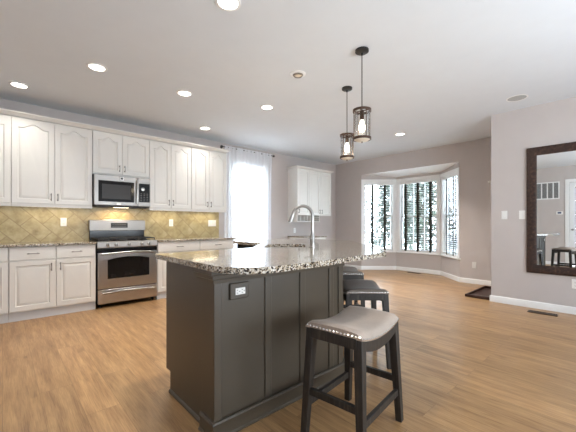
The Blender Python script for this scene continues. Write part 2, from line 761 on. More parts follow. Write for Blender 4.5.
def make_window(num, loc, ang, w, z0, z1, cols=3, rows=2, casing=0.065, stool=True):
    """double-hung window; local x along wall, y outwards, opening 0..w"""
    r = struct_root('window_%d' % num, (loc[0], loc[1], 0), ang)
    c = MB()
    c.box(-casing, 0, -0.018, 0, z0 - 0.0, z1 + casing)
    c.box(w, w + casing, -0.018, 0, z0 - 0.0, z1 + casing)
    c.box(-casing, w + casing, -0.02, 0, z1, z1 + casing)
    c.build('window_casing', M['trim'], r, 0.003)
    j = MB()
    j.box(0, 0.018, -0.005, 0.12, z0, z1)
    j.box(w - 0.018, w, -0.005, 0.12, z0, z1)
    j.box(0.018, w - 0.018, -0.005, 0.12, z1 - 0.018, z1)
    j.box(0.018, w - 0.018, -0.0, 0.12, z0, z0 + 0.02)
    j.build('window_jamb', M['trim'], r)
    zm = (z0 + z1) / 2
    for nm, (za, zb, y) in (('lower_sash', (z0 + 0.02, zm + 0.02, 0.06)), ('upper_sash', (zm - 0.02, z1 - 0.018, 0.085))):
        s = MB()
        x0, x1, t = 0.018, w - 0.018, 0.042
        s.box(x0, x0 + t, y, y + 0.022, za, zb)
        s.box(x1 - t, x1, y, y + 0.022, za, zb)
        s.box(x0 + t, x1 - t, y, y + 0.022, za, za + t)
        s.box(x0 + t, x1 - t, y, y + 0.022, zb - t, zb)
        for i in range(1, cols):
            xx = x0 + t + (x1 - x0 - 2 * t) * i / cols
            s.box(xx - 0.008, xx + 0.008, y + 0.004, y + 0.018, za + t, zb - t)
        for i in range(1, rows):
            zz = za + t + (zb - za - 2 * t) * i / rows
            s.box(x0 + t, x1 - t, y + 0.004, y + 0.018, zz - 0.008, zz + 0.008)
        so = s.build(nm, M['trim'], r, 0.002)
        MB().box(x0 + t, x1 - t, y + 0.010, y + 0.012, za + t, zb - t).build('pane', M['pane'], so)
    if stool:
        MB().box(-casing - 0.015, w + casing + 0.015, -0.035, 0.02, z0 - 0.03, z0).build('window_sill', M['trim'], r, 0.004)
    return r


def make_blind(label, loc, ang, w, z0, z1, tapes):
    r = thing('venetian_blind', label, 'blind', (loc[0], loc[1], 0), ang, 'wooden blinds in the bay windows')
    MB().box(0, w, 0.002, 0.052, z1 - 0.06, z1).build('headrail', M['slat'], r, 0.003)
    s = MB()
    n = int((z1 - 0.09 - z0) / 0.043)
    for i in range(n):
        z = z0 + 0.035 + i * 0.043
        s.box(0.006, w - 0.006, 0.004, 0.052, z, z + 0.0028)
    s.build('slats', M['slat'], r)
    MB().box(0.006, w - 0.006, 0.002, 0.052, z0, z0 + 0.018).build('bottom_rail', M['slat'], r, 0.003)
    for f in tapes:
        x = f * w
        t = MB()
        t.box(x - 0.024, x + 0.024, -0.001, 0.001, z0, z1 - 0.055)
        t.box(x - 0.024, x + 0.024, 0.0535, 0.0555, z0, z1 - 0.055)
        t.box(x - 0.024, x + 0.024, -0.001, 0.0555, z0 - 0.002, z0)
        t.build('ladder_tape', M['tape'], r)
    c = MB()
    c.tube([(w * 0.93, -0.004, z1 - 0.05), (w * 0.93, -0.004, z0 + 0.5)], 0.0025, 6)
    c.lathe([(0.0, 0), (0.007, 0.005), (0.005, 0.035), (0, 0.04)], (w * 0.93, -0.004, z0 + 0.46), 8)
    c.build('pull_cord', M['slat'], r)
    return r


segs = [((XW, BY1), (BX, BV1), 0.06, 0.81), ((BX, BV1), (BX, BV0), 0.085, 1.015), ((BX, BV0), (XW, BY0), 0.06, 0.81)]
names = ('near_corner', 'middle', 'far_corner')
blabels = ('pale slatted blind with two dark tapes in the angled bay window beside the white hutch',
           'widest slatted blind with three dark tapes in the middle bay window',
           'closed-looking slatted blind in the angled bay window beside the mirror-side wall')
for i, (a, b, wa, wb) in enumerate(segs):
    L = (Vector(b) - Vector(a)).length
    wb = min(wb, L - 0.06)
    ang = bay_segment(names[i], a, b, wa, wb)
    d = (Vector(b) - Vector(a)).normalized()
    p = Vector(a) + d * wa
    make_window(2 + i, p, ang, wb - wa, SILL, WTOP, 3 if i == 1 else 2)
    q = p + d * 0.02
    make_blind(blabels[i], q, ang, wb - wa - 0.04, SILL + 0.022, WTOP - 0.02, (0.16, 0.5, 0.84) if i == 1 else (0.28, 0.72))
# sloping white bay ceiling
struct('ceiling_bay', MB().add([(XW + 0.002, BY0, BH), (BX, BV0, 2.33), (BX, BV1, 2.33), (XW + 0.002, BY1, BH), (XW + 0.002, BY0, BH + 0.1), (BX, BV0, BH + 0.1), (BX, BV1, BH + 0.1), (XW + 0.002, BY1, BH + 0.1)],
                               [(0, 1, 2, 3), (7, 6, 5, 4), (0, 4, 5, 1), (1, 5, 6, 2), (2, 6, 7, 3), (3, 7, 4, 0)]), M['trim'], smooth=False)

# baseboards
BBP = [(0.0, 0.0), (0.016, 0.0), (0.016, 0.07), (0.010, 0.088), (0.0, 0.092)]
struct('baseboard_bay', MB().sweep([(XW, YK - 0.001), (XW, BY1), (BX, BV1), (BX, BV0), (XW, BY0), (XW, YC), (XM, YC)], BBP), M['trim'])
struct('baseboard_mirror', MB().sweep([(XM, YC + 0.016), (XM, YR)], BBP), M['trim'])
struct('baseboard_kitchen', MB().sweep([(3.14, YK), (XW - 0.02, YK)], BBP), M['trim'])
struct('baseboard_entry', MB().sweep([(XL, DY1 + 0.1), (XL, 4.8)], [(o, z) for o, z in BBP]), M['trim'])
struct('trim_bay_opening', MB().box(XW - 0.002, XW + 0.122, BY0 - 0.0, BY0 + 0.006, 0.11, BH), M['wall'])

# kitchen window behind the curtain
make_window(1, (KX0, YK), 0, KX1 - KX0, KZ0, KZ1, 1, 1, 0.07)

# glazed entry door, seen only in the mirror
dr = struct_root('door_1', (XL, 0, 0))
d = MB()
d.box(-0.02, 0.02, DY0 - 0.09, DY0, 0, DZ + 0.09)
d.box(-0.02, 0.02, DY1, DY1 + 0.09, 0, DZ + 0.09)
d.box(-0.02, 0.02, DY0, DY1, DZ, DZ + 0.09)
d.build('door_casing', M['trim'], dr, 0.003)
d = MB()
d.box(-0.09, -0.05, DY0, DY0 + 0.11, 0.01, DZ)
d.box(-0.09, -0.05, DY1 - 0.11, DY1, 0.01, DZ)
d.box(-0.09, -0.05, DY0 + 0.11, DY1 - 0.11, 0.01, 0.25)
d.box(-0.09, -0.05, DY0 + 0.11, DY1 - 0.11, DZ - 0.12, DZ)
for i in range(1, 3):
    yy = DY0 + 0.11 + (DY1 - DY0 - 0.22) * i / 3
    d.box(-0.08, -0.06, yy - 0.01, yy + 0.01, 0.25, DZ - 0.12)
for i in range(1, 5):
    zz = 0.25 + (DZ - 0.37) * i / 5
    d.box(-0.08, -0.06, DY0 + 0.11, DY1 - 0.11, zz - 0.01, zz + 0.01)
d.build('door_leaf', M['trim'], dr)
MB().box(-0.072, -0.068, DY0 + 0.11, DY1 - 0.11, 0.25, DZ - 0.12).build('pane', M['doorpane'], dr)
MB().lathe([(0.0, 0.0), (0.026, 0.004), (0.014, 0.02), (0.012, 0.035), (0.028, 0.05), (0.024, 0.075), (0, 0.08)], (-0.05, DY1 - 0.06, 1.0), 16, 'x').build('door_knob', M['nickel'], dr)

# added rear window unit (unseen behind the camera, goes with the fill lamp)
rw = struct_root('window_5', (0.5, YR, 0))
f = MB()
for x in (0.0, 1.11, 2.22, 3.34):
    f.box(x, x + 0.06, -0.12, -0.02, 0.35, 2.55)
f.box(0, 3.4, -0.12, -0.02, 0.35, 0.41)
f.box(0, 3.4, -0.12, -0.02, 2.49, 2.55)
f.build('window_frame', M['trim'], rw)
for i in range(3):
    MB().box(0.06 + i * 1.11, 1.11 + i * 1.11 + (0.01 if i == 2 else 0), -0.072, -0.066, 0.41, 2.49).build('pane', M['doorpane'], rw)

# outside ground
struct('ground_outside', MB().box(XW + 0.9, 40, -12, 30, -0.5, -0.4), M['outground'])

# tiled backsplash
struct('wall_backsplash', MB().box(XL, 3.135, YK - 0.012, YK - 0.0005, 0.875, 1.40), M['tile'])

# ------------------------------------------------------------------ cabinetry


def outline(w, h, ins, arch, k=18):
    """inset door outline, counter-clockwise from lower-left: bottom two, then the top from right to left"""
    x0, x1, z0, z1 = ins, w - ins, ins, h - ins
    pts = [(x0, z0), (x1, z0)]
    for i in range(k + 1):
        u = 1 - i / k
        x = x0 + (x1 - x0) * u
        t = abs(2 * u - 1)
        bell = 0.5 + 0.5 * cos(pi * min(1, t / 0.78))
        pts.append((x, z1 - arch * (1 - bell)))
    return pts


def door_mesh(w, h, arch=0.0, rail=0.058):
    """raised-panel door; local x 0..w, z 0..h, face at y = 0, back at y = 0.02"""
    mb = MB()
    k = 18
    rings = [(outline(w, h, 0.0, 0.0, k), 0.02), (outline(w, h, 0.0, 0.0, k), 0.003), (outline(w, h, 0.003, 0.0, k), 0.0),
             (outline(w, h, rail, arch, k), 0.0), (outline(w, h, rail + 0.005, arch, k), 0.012), (outline(w, h, rail + 0.012, arch, k), 0.013),
             (outline(w, h, rail + 0.036, arch, k), 0.002), (outline(w, h, rail + 0.040, arch, k), 0.0015)]
    n = k + 3
    vs, fs = [], []
    for pts, y in rings:
        vs += [(x, y, z) for x, z in pts]
    for r in range(len(rings) - 1):
        for i in range(n):
            j = (i + 1) % n
            fs.append((r * n + i, r * n + j, (r + 1) * n + j, (r + 1) * n + i))
    fs.append(tuple((len(rings) - 1) * n + i for i in range(n)))
    fs.append(tuple(range(n - 1, -1, -1)))
    mb.add(vs, fs)
    return mb


def pull_mesh(x, z, vertical, l=0.095):
    mb = MB()
    h = l / 2
    if vertical:
        e = [(x, 0, z - h * 0.72), (x, 0, z + h * 0.72)]
        mb.tube([(x, -0.022, z - h), (x, -0.026, z - h * 0.6), (x, -0.028, z), (x, -0.026, z + h * 0.6), (x, -0.022, z + h)], [0.0055, 0.0048, 0.0042, 0.0048, 0.0055], 8)
    else:
        e = [(x - h * 0.72, 0, z), (x + h * 0.72, 0, z)]
        mb.tube([(x - h, -0.022, z), (x - h * 0.6, -0.026, z), (x, -0.028, z), (x + h * 0.6, -0.026, z), (x + h, -0.022, z)], [0.0055, 0.0048, 0.0042, 0.0048, 0.0055], 8)
    for p in e:
        mb.lathe([(0.008, 0.0), (0.0055, -0.004), (0.0055, -0.025)], p, 8, 'y')
    return mb


def add_door(root, x, z, w, h, y, arch, hx, hz, mat, vertical=True, name='door', handle=True, rail=0.058, rz=None):
    """door with its face at local y (facing -y), its handle at hx, hz within the door"""
    d = door_mesh(w, h, arch, rail).build(name, mat, root, angle=28)
    d.location = (x, y, z)
    if handle:
        pull_mesh(hx, hz, vertical).build('handle', M['pull'], d)
    return d


def add_drawer(root, x, z, w, h, y, mat):
    mb = MB()
    mb.box(0, w, 0, 0.02, 0, h)
    d = mb.build('drawer', mat, root, 0.004)
    d.location = (x, y, z)
    pull_mesh(w / 2, h / 2, False, 0.115).build('handle', M['pull'], d)
    return d


def wall_cabinet(label, x0, x1, z0, z1, splits, dz0, dz1, depth=0.33, y=YK, pair_handles=True, arch=0.055):
    r = thing('wall_cabinet', label, 'cabinet', (x0, y, z0), 0, None)
    W = x1 - x0
    yf = -depth + 0.02
    mb = MB()
    mb.box(0, W, yf, -0.002 if z0 > 1.5 else -0.013, 0, z1 - z0)
    mb.build('carcass', M['cab'], r, 0.002)
    if z0 < 1.5:
        MB().box(0.0, W, yf - 0.006, yf + 0.014, -0.02, 0.0).build('light_rail', M['cab'], r, 0.003)
    ed = [0] + [s - x0 for s in splits] + [W]
    nd = len(ed) - 1
    for i in range(nd):
        a, b = ed[i] + 0.003, ed[i + 1] - 0.003
        w = b - a
        hx = w - 0.032 if (i % 2 == 0) else 0.032
        add_door(r, a, dz0 - z0, w, dz1 - dz0, -depth, arch, hx, 0.09, M['cab'])
    return r


UZ0, UZ1 = 1.386, 2.48
DZ0, DZ1 = 1.408, 2.47
wall_cabinet('white arched-door wall cabinet cut off by the picture edge', XL + 0.002, 0.078, UZ0, UZ1, [-0.386], DZ0, DZ1)
wall_cabinet('wide white wall cabinet with arched double doors, between the cut-off cabinet and the microwave', 0.080, 0.942, UZ0, UZ1, [0.51], DZ0, DZ1)
wall_cabinet('short white arched double-door cabinet directly above the microwave', 0.944, 1.719, 1.862, UZ1, [1.325], 1.878, DZ1)
wall_cabinet('white arched double-door wall cabinet next to the microwave, towards the curtain', 1.721, 2.419, UZ0, UZ1, [2.064], DZ0, DZ1)
wall_cabinet('white arched double-door wall cabinet at the end of the row beside the sheer curtain', 2.421, 3.115, UZ0, UZ1, [2.755], DZ0, DZ1)
cm = MB().sweep([(XL, YK - 0.33), (3.117, YK - 0.33), (3.117, YK - 0.002)],
                [(-0.03, 2.482), (0.004, 2.482), (0.010, 2.49), (0.022, 2.498), (0.046, 2.514), (0.054, 2.518), (0.054, 2.532), (-0.03, 2.532)])
tag(cm.build('crown_molding', M['cab'], None), 'long white crown molding along the top of the kitchen wall cabinets', 'molding')


def base_cabinet(label, x0, x1, splits, y=YK, depth=0.62, drawers=True, htop=0.874, group=None):
    r = thing('base_cabinet', label, 'cabinet', (x0, y, 0), 0, group)
    W = x1 - x0
    yf = -depth + 0.02
    MB().box(0, W, yf, -0.015, 0.105, htop).build('carcass', M['cab'], r, 0.002)
    MB().box(0, W, yf + 0.012, -0.015, 0, 0.105).build('toe_kick', M['toe'], r)
    ed = [0] + [s - x0 for s in splits] + [W]
    for i in range(len(ed) - 1):
        a, b = ed[i] + 0.005, ed[i + 1] - 0.005
        w = b - a
        hx = w - 0.04 if (i % 2 == 0) else 0.04
        add_drawer(r, a, 0.718, w, htop - 0.726, -depth, M['cab'])
        add_door(r, a, 0.118, w, 0.585, -depth, 0.0, hx, 0.50, M['cab'], rail=0.055)
    return r


base_cabinet('white base cabinet cut off by the picture edge', XL + 0.002, 0.052, [-0.40])
base_cabinet('white base cabinet with two drawers over two doors beside the range', 0.054, 0.930, [0.496])
base_cabinet('white base cabinet with one drawer between the range and the curtain-side cabinet', 1.742, 2.430, [])
base_cabinet('white base cabinet with one drawer at the end of the counter by the curtain', 2.432, 3.10, [])

CT0, CT1 = 0.8755, 0.905
tag(MB().box(XL + 0.001, 0.936, 4.83, YK - 0.013, CT0, CT1).build('countertop', M['granite'], None, 0.005), 'speckled granite countertop between the range and the picture edge', 'countertop')
tag(MB().box(1.738, 3.125, 4.83, YK - 0.013, CT0, CT1).build('countertop', M['granite'], None, 0.005), 'speckled granite countertop between the range and the curtain', 'countertop')

# white hutch cabinet beyond the island
r = thing('wall_cabinet', 'plain-doored white wall cabinet with cubby rack beneath, near the room corner', 'cabinet', (4.96, YK, 1.20))
MB().box(0, 1.17, -0.31, -0.002, 0.155, 1.225).build('carcass', M['cab'], r, 0.002)
k = MB()
k.box(0, 0.018, -0.31, -0.002, 0, 0.155)
k.box(0.752, 0.77, -0.31, -0.002, 0, 0.155)
k.box(0.018, 0.752, -0.31, -0.002, 0, 0.018)
k.box(0.018, 0.752, -0.02, -0.002, 0.018, 0.155)
for i in range(1, 6):
    x = 0.018 + 0.56 * i / 5
    k.box(x - 0.006, x + 0.006, -0.305, -0.02, 0.018, 0.155)
for i in (1, 2):
    k.box(0.584, 0.752, -0.305, -0.02, 0.018 + 0.137 * i / 3 - 0.005, 0.018 + 0.137 * i / 3 + 0.005)
k.build('cubby_rack', M['cab'], r)
for i, (a, b) in enumerate(((0.003, 0.387), (0.393, 0.777), (0.783, 1.167))):
    add_door(r, a, 0.16, b - a, 1.06, -0.33, 0.0, (b - a) - 0.035 if i == 1 else 0.035, 0.09, M['cab'], handle=True)
MB().sweep([(0, -0.002), (0, -0.33), (1.17, -0.33), (1.17, -0.002)],
           [(-0.03, 1.227), (0.004, 1.227), (0.03, 1.243), (0.05, 1.258), (0.05, 1.274), (-0.03, 1.274)]).build('crown_molding', M['cab'], r)

base_cabinet('low white cabinet behind the island faucet, under the cubby rack', 4.96, 5.60, [5.28], htop=0.845)
tag(MB().box(4.95, 5.61, 4.83, YK - 0.002, 0.846, 0.876).build('countertop', M['granite'], None, 0.005), 'granite top of the low cabinet under the cubby rack', 'countertop')

# ------------------------------------------------------------------ range
RX0, RW = 0.944, 0.788
r = thing('gas_range', 'stainless steel gas range with black cooktop under the microwave', 'stove', (RX0, 4.84, 0))
yb = YK - 0.013 - 4.84
MB().box(0.0, RW, 0.045, yb, 0.05, 0.895).build('body', M['black'], r, 0.004)
for fx in (0.05, RW - 0.05):
    for fy in (0.10, yb - 0.06):
        MB().lathe([(0.02, 0), (0.02, 0.05)], (fx, fy, 0), 10).build('foot', M['black'], r)
MB().box(0.0, RW, 0.02, yb - 0.08, 0.895, 0.912).build('cooktop', M['black'], r, 0.006)
cp = MB()
prof = [(0.045, 0.815), (0.0, 0.818), (-0.006, 0.83), (0.006, 0.898), (0.02, 0.908), (0.045, 0.908)]
vs = [(x, y, z) for x in (0.0, RW) for y, z in prof]
n = len(prof)
cp.add(vs, [tuple(range(n)), tuple(range(2 * n - 1, n - 1, -1))] + [(i, (i + 1) % n, n + (i + 1) % n, n + i) for i in range(n)])
cpo = cp.build('control_panel', M['satin'], r, angle=25)
for fx in (0.16, 0.29, 0.50, 0.72, 0.84):
    kb = MB().lathe([(0.026, 0.0), (0.026, -0.008), (0.019, -0.012), (0.017, -0.034), (0.0, -0.036)], (RW * fx, -0.003, 0.862), 16, 'y')
    ko = kb.build('knob', M['nickel'], cpo)
    MB().box(RW * fx - 0.004, RW * fx + 0.004, -0.043, -0.036, 0.845, 0.879).build('grip', M['blackmetal'], ko, 0.002)
# grates and burners
for k_, (ga, gb) in enumerate(((0.02, 0.26), (0.275, 0.513), (0.528, RW - 0.02))):
    g = MB()
    y0, y1 = 0.05, yb - 0.12
    for yy in (y0, y1):
        g.box(ga, gb, yy - 0.006, yy + 0.006, 0.935, 0.947)
    for xx in (ga + 0.006, gb - 0.006):
        g.box(xx - 0.006, xx + 0.006, y0, y1, 0.935, 0.947)
    xm = (ga + gb) / 2
    g.box(xm - 0.005, xm + 0.005, y0, y1, 0.936, 0.947)
    for yy in (y0 + (y1 - y0) * 0.28, y0 + (y1 - y0) * 0.5, y0 + (y1 - y0) * 0.72):
        g.box(ga, gb, yy - 0.005, yy + 0.005, 0.936, 0.947)
    for xx in (ga + 0.008, gb - 0.008):
        for yy in (y0 + 0.004, y1 - 0.004):
            g.box(xx - 0.007, xx + 0.007, yy - 0.007, yy + 0.007, 0.912, 0.936)
    g.build('grate', M['blackmatte'], r)
    for yy in ((y0 + (y1 - y0) * 0.28, y0 + (y1 - y0) * 0.72) if k_ != 1 else ((y0 + y1) / 2,)):
        MB().lathe([(0.048, 0.912), (0.046, 0.922), (0.034, 0.924), (0.034, 0.931), (0.0, 0.932)], (xm, yy, 0), 20).build('burner', M['blackmatte'], r)
# backguard
bg = MB()
prof = [(yb - 0.06, 0.912), (yb - 0.06, 1.06), (yb, 1.06), (yb, 0.912)]
vs = [(x, y, z) for x in (0.01, RW - 0.01) for y, z in prof]
bg.add(vs, [(0, 1, 2, 3), (7, 6, 5, 4)] + [(i, (i + 1) % 4, 4 + (i + 1) % 4, 4 + i) for i in range(4)])
bgo = bg.build('backguard', M['black'], r, 0.003)
pn = MB()
xs = [i / 12 for i in range(13)]
top = [(0.0 + RW * x, 1.205 + 0.012 * (1 - (2 * x - 1) ** 2)) for x in xs]
fr_ = yb - 0.085
ol = [(0.0, 1.045)] + [(RW, 1.045)] + [(x, z) for x, z in reversed(top)]
vs = [(x, fr_, z) for x, z in ol] + [(x, yb, z) for x, z in ol]
n = len(ol)
pn.add(vs, [tuple(range(n)), tuple(range(2 * n - 1, n - 1, -1))] + [(i, (i + 1) % n, n + (i + 1) % n, n + i) for i in range(n)])
pno = pn.build('console', M['satin'], bgo, 0.008)
MB().box(RW * 0.36, RW * 0.66, fr_ - 0.004, fr_ + 0.002, 1.09, 1.165).build('clock_display', M['display'], bgo, 0.002)
for zb_ in (1.102, 1.137):
    for i in range(6):
        MB().box(RW * (0.39 + 0.043 * i), RW * (0.408 + 0.043 * i), fr_ - 0.0055, fr_ - 0.004, zb_, zb_ + 0.008).build('button', M['button'], bgo, smooth=False)
# oven door
dm = MB().box(0.006, RW - 0.006, 0.0, 0.045, 0.262, 0.752)
do = dm.build('oven_door', M['steel'], r, 0.006)
MB().box(0.006, RW - 0.006, 0.004, 0.045, 0.754, 0.808).build('door_top_band', M['black'], do, 0.003)
ol = [(0.12, 0.40), (RW - 0.12, 0.40)]
for i in range(13):
    x = RW - 0.12 - (RW - 0.24) * i / 12
    ol.append((x, 0.655 + 0.035 * (1 - (2 * i / 12 - 1) ** 2)))
ol[0] = (0.12, 0.395)
vs = [(x, -0.003, z) for x, z in ol] + [(x, 0.003, z) for x, z in ol]
n = len(ol)
MB().add(vs, [tuple(range(n)), tuple(range(2 * n - 1, n - 1, -1))] + [(i, (i + 1) % n, n + (i + 1) % n, n + i) for i in range(n)]).build('oven_window', M['darkglass'], do)
hp = [(0.05 + (RW - 0.10) * i / 14, -0.04 - 0.018 * (1 - (2 * i / 14 - 1) ** 2), 0.735 + 0.022 * (1 - (2 * i / 14 - 1) ** 2)) for i in range(15)]
hm = MB().tube(hp, 0.013, 10)
for i in (0, 14):
    hm.tube([hp[i], (hp[i][0], 0.004, hp[i][2])], 0.011, 8)
hm.build('handle', M['nickel'], do)
# drawer
dw = MB().box(0.006, RW - 0.006, 0.004, 0.045, 0.06, 0.250).build('storage_drawer', M['steel'], r, 0.005)
hp = [(0.06 + (RW - 0.12) * i / 14, -0.03 - 0.012 * (1 - (2 * i / 14 - 1) ** 2), 0.205 + 0.014 * (1 - (2 * i / 14 - 1) ** 2)) for i in range(15)]
hm = MB().tube(hp, 0.011, 10)
for i in (0, 14):
    hm.tube([hp[i], (hp[i][0], 0.006, hp[i][2])], 0.009, 8)
hm.build('handle', M['nickel'], dw)

# ------------------------------------------------------------------ microwave
MWX, MWW, MZ, MH = 0.946, 0.768, 1.405, 0.450
r = thing('microwave', 'stainless steel over-the-range microwave with black door window', 'microwave', (MWX, YK, MZ))
yf = -0.40
MB().box(0, MWW, yf + 0.035, -0.013, 0, MH).build('body', M['blackmatte'], r, 0.004)
dx = 0.578
dr_ = MB().box(0.003, dx, yf, yf + 0.034, 0.012, MH - 0.004).build('door', M['satin'], r, 0.006)
MB().box(0.055, dx - 0.05, yf - 0.003, yf + 0.004, 0.065, MH - 0.085).build('door_window', M['mwglass'], dr_, 0.003)
MB().box(0.10, dx - 0.10, yf - 0.005, yf - 0.002, 0.105, MH - 0.135).build('mesh_screen', simple('grey_oven_mesh', (0.045, 0.042, 0.04), 0.3, spec=0.2, vary=0.2, vscale=300), dr_, 0.002)
hm = MB().tube([(dx - 0.018, yf - 0.03, 0.045), (dx - 0.018, yf - 0.04, 0.12), (dx - 0.018, yf - 0.042, 0.22), (dx - 0.018, yf - 0.04, 0.32), (dx - 0.018, yf - 0.03, 0.40)], 0.010, 10)
for z in (0.05, 0.395):
    hm.tube([(dx - 0.018, yf - 0.031, z), (dx - 0.018, yf + 0.002, z)], 0.008, 8)
hm.build('handle', M['nickel'], dr_)
cpn = MB().box(dx + 0.004, MWW - 0.003, yf, yf + 0.034, 0.012, MH - 0.004).build('control_panel', M['satin'], r, 0.005)
MB().box(dx + 0.018, MWW - 0.014, yf - 0.003, yf + 0.002, 0.075, MH - 0.09).build('keypad', M['display'], cpn, 0.002)
for i in range(3):
    for j in range(5):
        MB().box(dx + 0.038 + i * 0.045, dx + 0.060 + i * 0.045, yf - 0.0042, yf - 0.003, 0.097 + j * 0.026, 0.104 + j * 0.026).build('button', M['button'], cpn, smooth=False)
MB().lathe([(0.0, -0.008), (0.026, -0.006), (0.028, 0.0)], (dx + 0.075, yf - 0.003, 0.275), 20, 'y').build('dial', M['nickel'], cpn)
MB().box(dx - 0.245, dx - 0.195, yf - 0.003, yf + 0.001, MH - 0.067, MH - 0.012).build('sticker', M['plate'], dr_)
MB().lathe([(0.0, -0.0045), (0.016, -0.004), (0.016, -0.002)], (dx - 0.22, yf, MH - 0.04), 20, 'y').build('emblem', M['slot'], dr_)
MB().box(dx - 0.29, dx - 0.23, yf - 0.002, yf + 0.001, 0.02, 0.052).build('sticker', M['plate'], dr_)
MB().box(0.05, MWW - 0.05, yf + 0.04, -0.1, -0.012, 0.0).build('vent_grille', M['blackmatte'], r)
MB().box(0.27, 0.47, yf + 0.06, yf + 0.12, -0.017, -0.012).build('task_light', M['task'], r)
l = bpy.data.lights.new('hood_lamp', 'AREA')
l.shape = 'RECTANGLE'
l.size, l.size_y = 0.25, 0.08
l.energy = 2.5
l.color = (1, 0.72, 0.42)
lo = bpy.data.objects.new('hood_lamp', l)
COL.objects.link(lo)
lo.parent = r
lo.location = (0.37, -0.22, -0.022)

# under-cabinet light bars
for x0, x1, lab in ((0.16, 0.86, 'under-cabinet light bar below the wide double-door cabinet beside the microwave'), (1.80, 2.34, 'under-cabinet light bar between the microwave and the end cabinet'),
                    (2.50, 3.04, 'under-cabinet light bar below the end cabinet by the curtain'), (-0.75, -0.05, 'under-cabinet light bar below the cut-off cabinet')):
    r = thing('light_bar', lab, 'lamp', (x0, YK - 0.16, UZ0 - 0.0135))
    MB().box(0, x1 - x0, -0.035, 0.035, 0.003, 0.013).build('housing', M['plate'], r, 0.002)
    MB().box(0.02, x1 - x0 - 0.02, -0.025, 0.025, 0.0, 0.003).build('diffuser', M['task'], r)
    l = bpy.data.lights.new('light_bar_lamp', 'AREA')
    l.shape = 'RECTANGLE'
    l.size, l.size_y = x1 - x0 - 0.05, 0.05
    l.energy = 0.7
    l.color = (1, 0.84, 0.58)
    lo = bpy.data.objects.new('light_bar_lamp', l)
    COL.objects.link(lo)
    lo.parent = r
    lo.location = ((x1 - x0) / 2, 0, -0.004)

# ------------------------------------------------------------------ island
IB = 0.902      # body height
IX0, IY0, IYK = 0.848, 1.50, 2.20
IX1 = 1.914     # end of the straight seating face
r = thing('kitchen_island', 'dark grey-brown L-shaped kitchen island base with paneled sides', 'island', (0, 0, 0))
bodyo = [(IX0, IY0), (IX1, IY0), (2.95, 2.536), (2.95, 3.33), (2.17, 3.33), (2.17, 2.77), (1.60, 2.20), (IX0, IYK)]
toeo = [(IX0, IY0), (IX1, IY0), (2.95, 2.536), (2.95, 3.33), (2.24, 3.33), (2.24, 2.74), (1.63, 2.13), (IX0, 2.13)]


def roundrect(hw, hh, rad, c, ang, n=6):
    pts = []
    for cx, cy, a0 in ((hw - rad, hh - rad, 0), (-hw + rad, hh - rad, 90), (-hw + rad, -hh + rad, 180), (hw - rad, -hh + rad, 270)):
        for i in range(n + 1):
            a = radians(a0 + 90 * i / n)
            pts.append((cx + rad * cos(a), cy + rad * sin(a)))
    ca, sa = cos(ang), sin(ang)
    return [(c[0] + x * ca - y * sa, c[1] + x * sa + y * ca) for x, y in pts]


SC, SA = (2.02, 2.265), radians(45)
pocket = roundrect(0.30, 0.225, 0.04, SC, SA)
mb = MB()
mb.prism(toeo, 0.0, 0.14)
mb.prism(bodyo, 0.14, 0.55)
mb.prism(bodyo, 0.55, IB, [pocket])
mb.build('body', M['island'], r, smooth=False)
# panels on the seating side: battens, corner pilaster, base and top moldings
e = 0.0
for i, x in enumerate((1.169, 1.462, 1.757)):
    MB().box(x, x + 0.048, IY0 - 0.009, IY0, 0.09, IB).build('batten', M['island'], r, 0.002)
MB().box(IX0 - 0.022, IX0 + 0.022, IY0 - 0.012, IY0 + 0.13, 0.0, IB).build('corner_pilaster', M['island'], r, 0.002)
MB().box(IX1 - 0.05, IX1 + 0.003, IY0 - 0.010, IY0 + 0.02, 0.0, IB).build('corner_pilaster', M['island'], r, 0.002)
BPR = [(0.0, 0.0), (0.020, 0.0), (0.022, 0.010), (0.014, 0.018), (0.012, 0.080), (0.016, 0.088), (0.010, 0.096), (0.0, 0.098)]
MB().sweep([(IX0 - 0.022, IY0 + 0.13), (IX0 - 0.022, IY0 - 0.012), (IX1 + 0.003, IY0 - 0.012), (2.955, 2.53), (2.955, 3.33)], BPR).build('base_molding', M['island'], r)
MB().sweep([(IX0, IYK - 0.071), (IX0, IY0 + 0.132)], [(0, 0), (0.012, 0), (0.012, 0.012), (0.006, 0.02), (0, 0.022)]).build('shoe_molding', M['island'], r)
TPR = [(0.0, IB - 0.075), (0.008, IB - 0.075), (0.010, IB - 0.055), (0.020, IB - 0.05), (0.022, IB - 0.03), (0.036, IB - 0.024), (0.038, IB - 0.001), (0.0, IB - 0.001)]
MB().sweep([(IX0 - 0.022, IY0 + 0.17), (IX0 - 0.022, IY0 - 0.012), (IX1 + 0.003, IY0 - 0.012), (2.955, 2.53), (2.955, 3.33)], TPR).build('top_molding', M['island'], r)
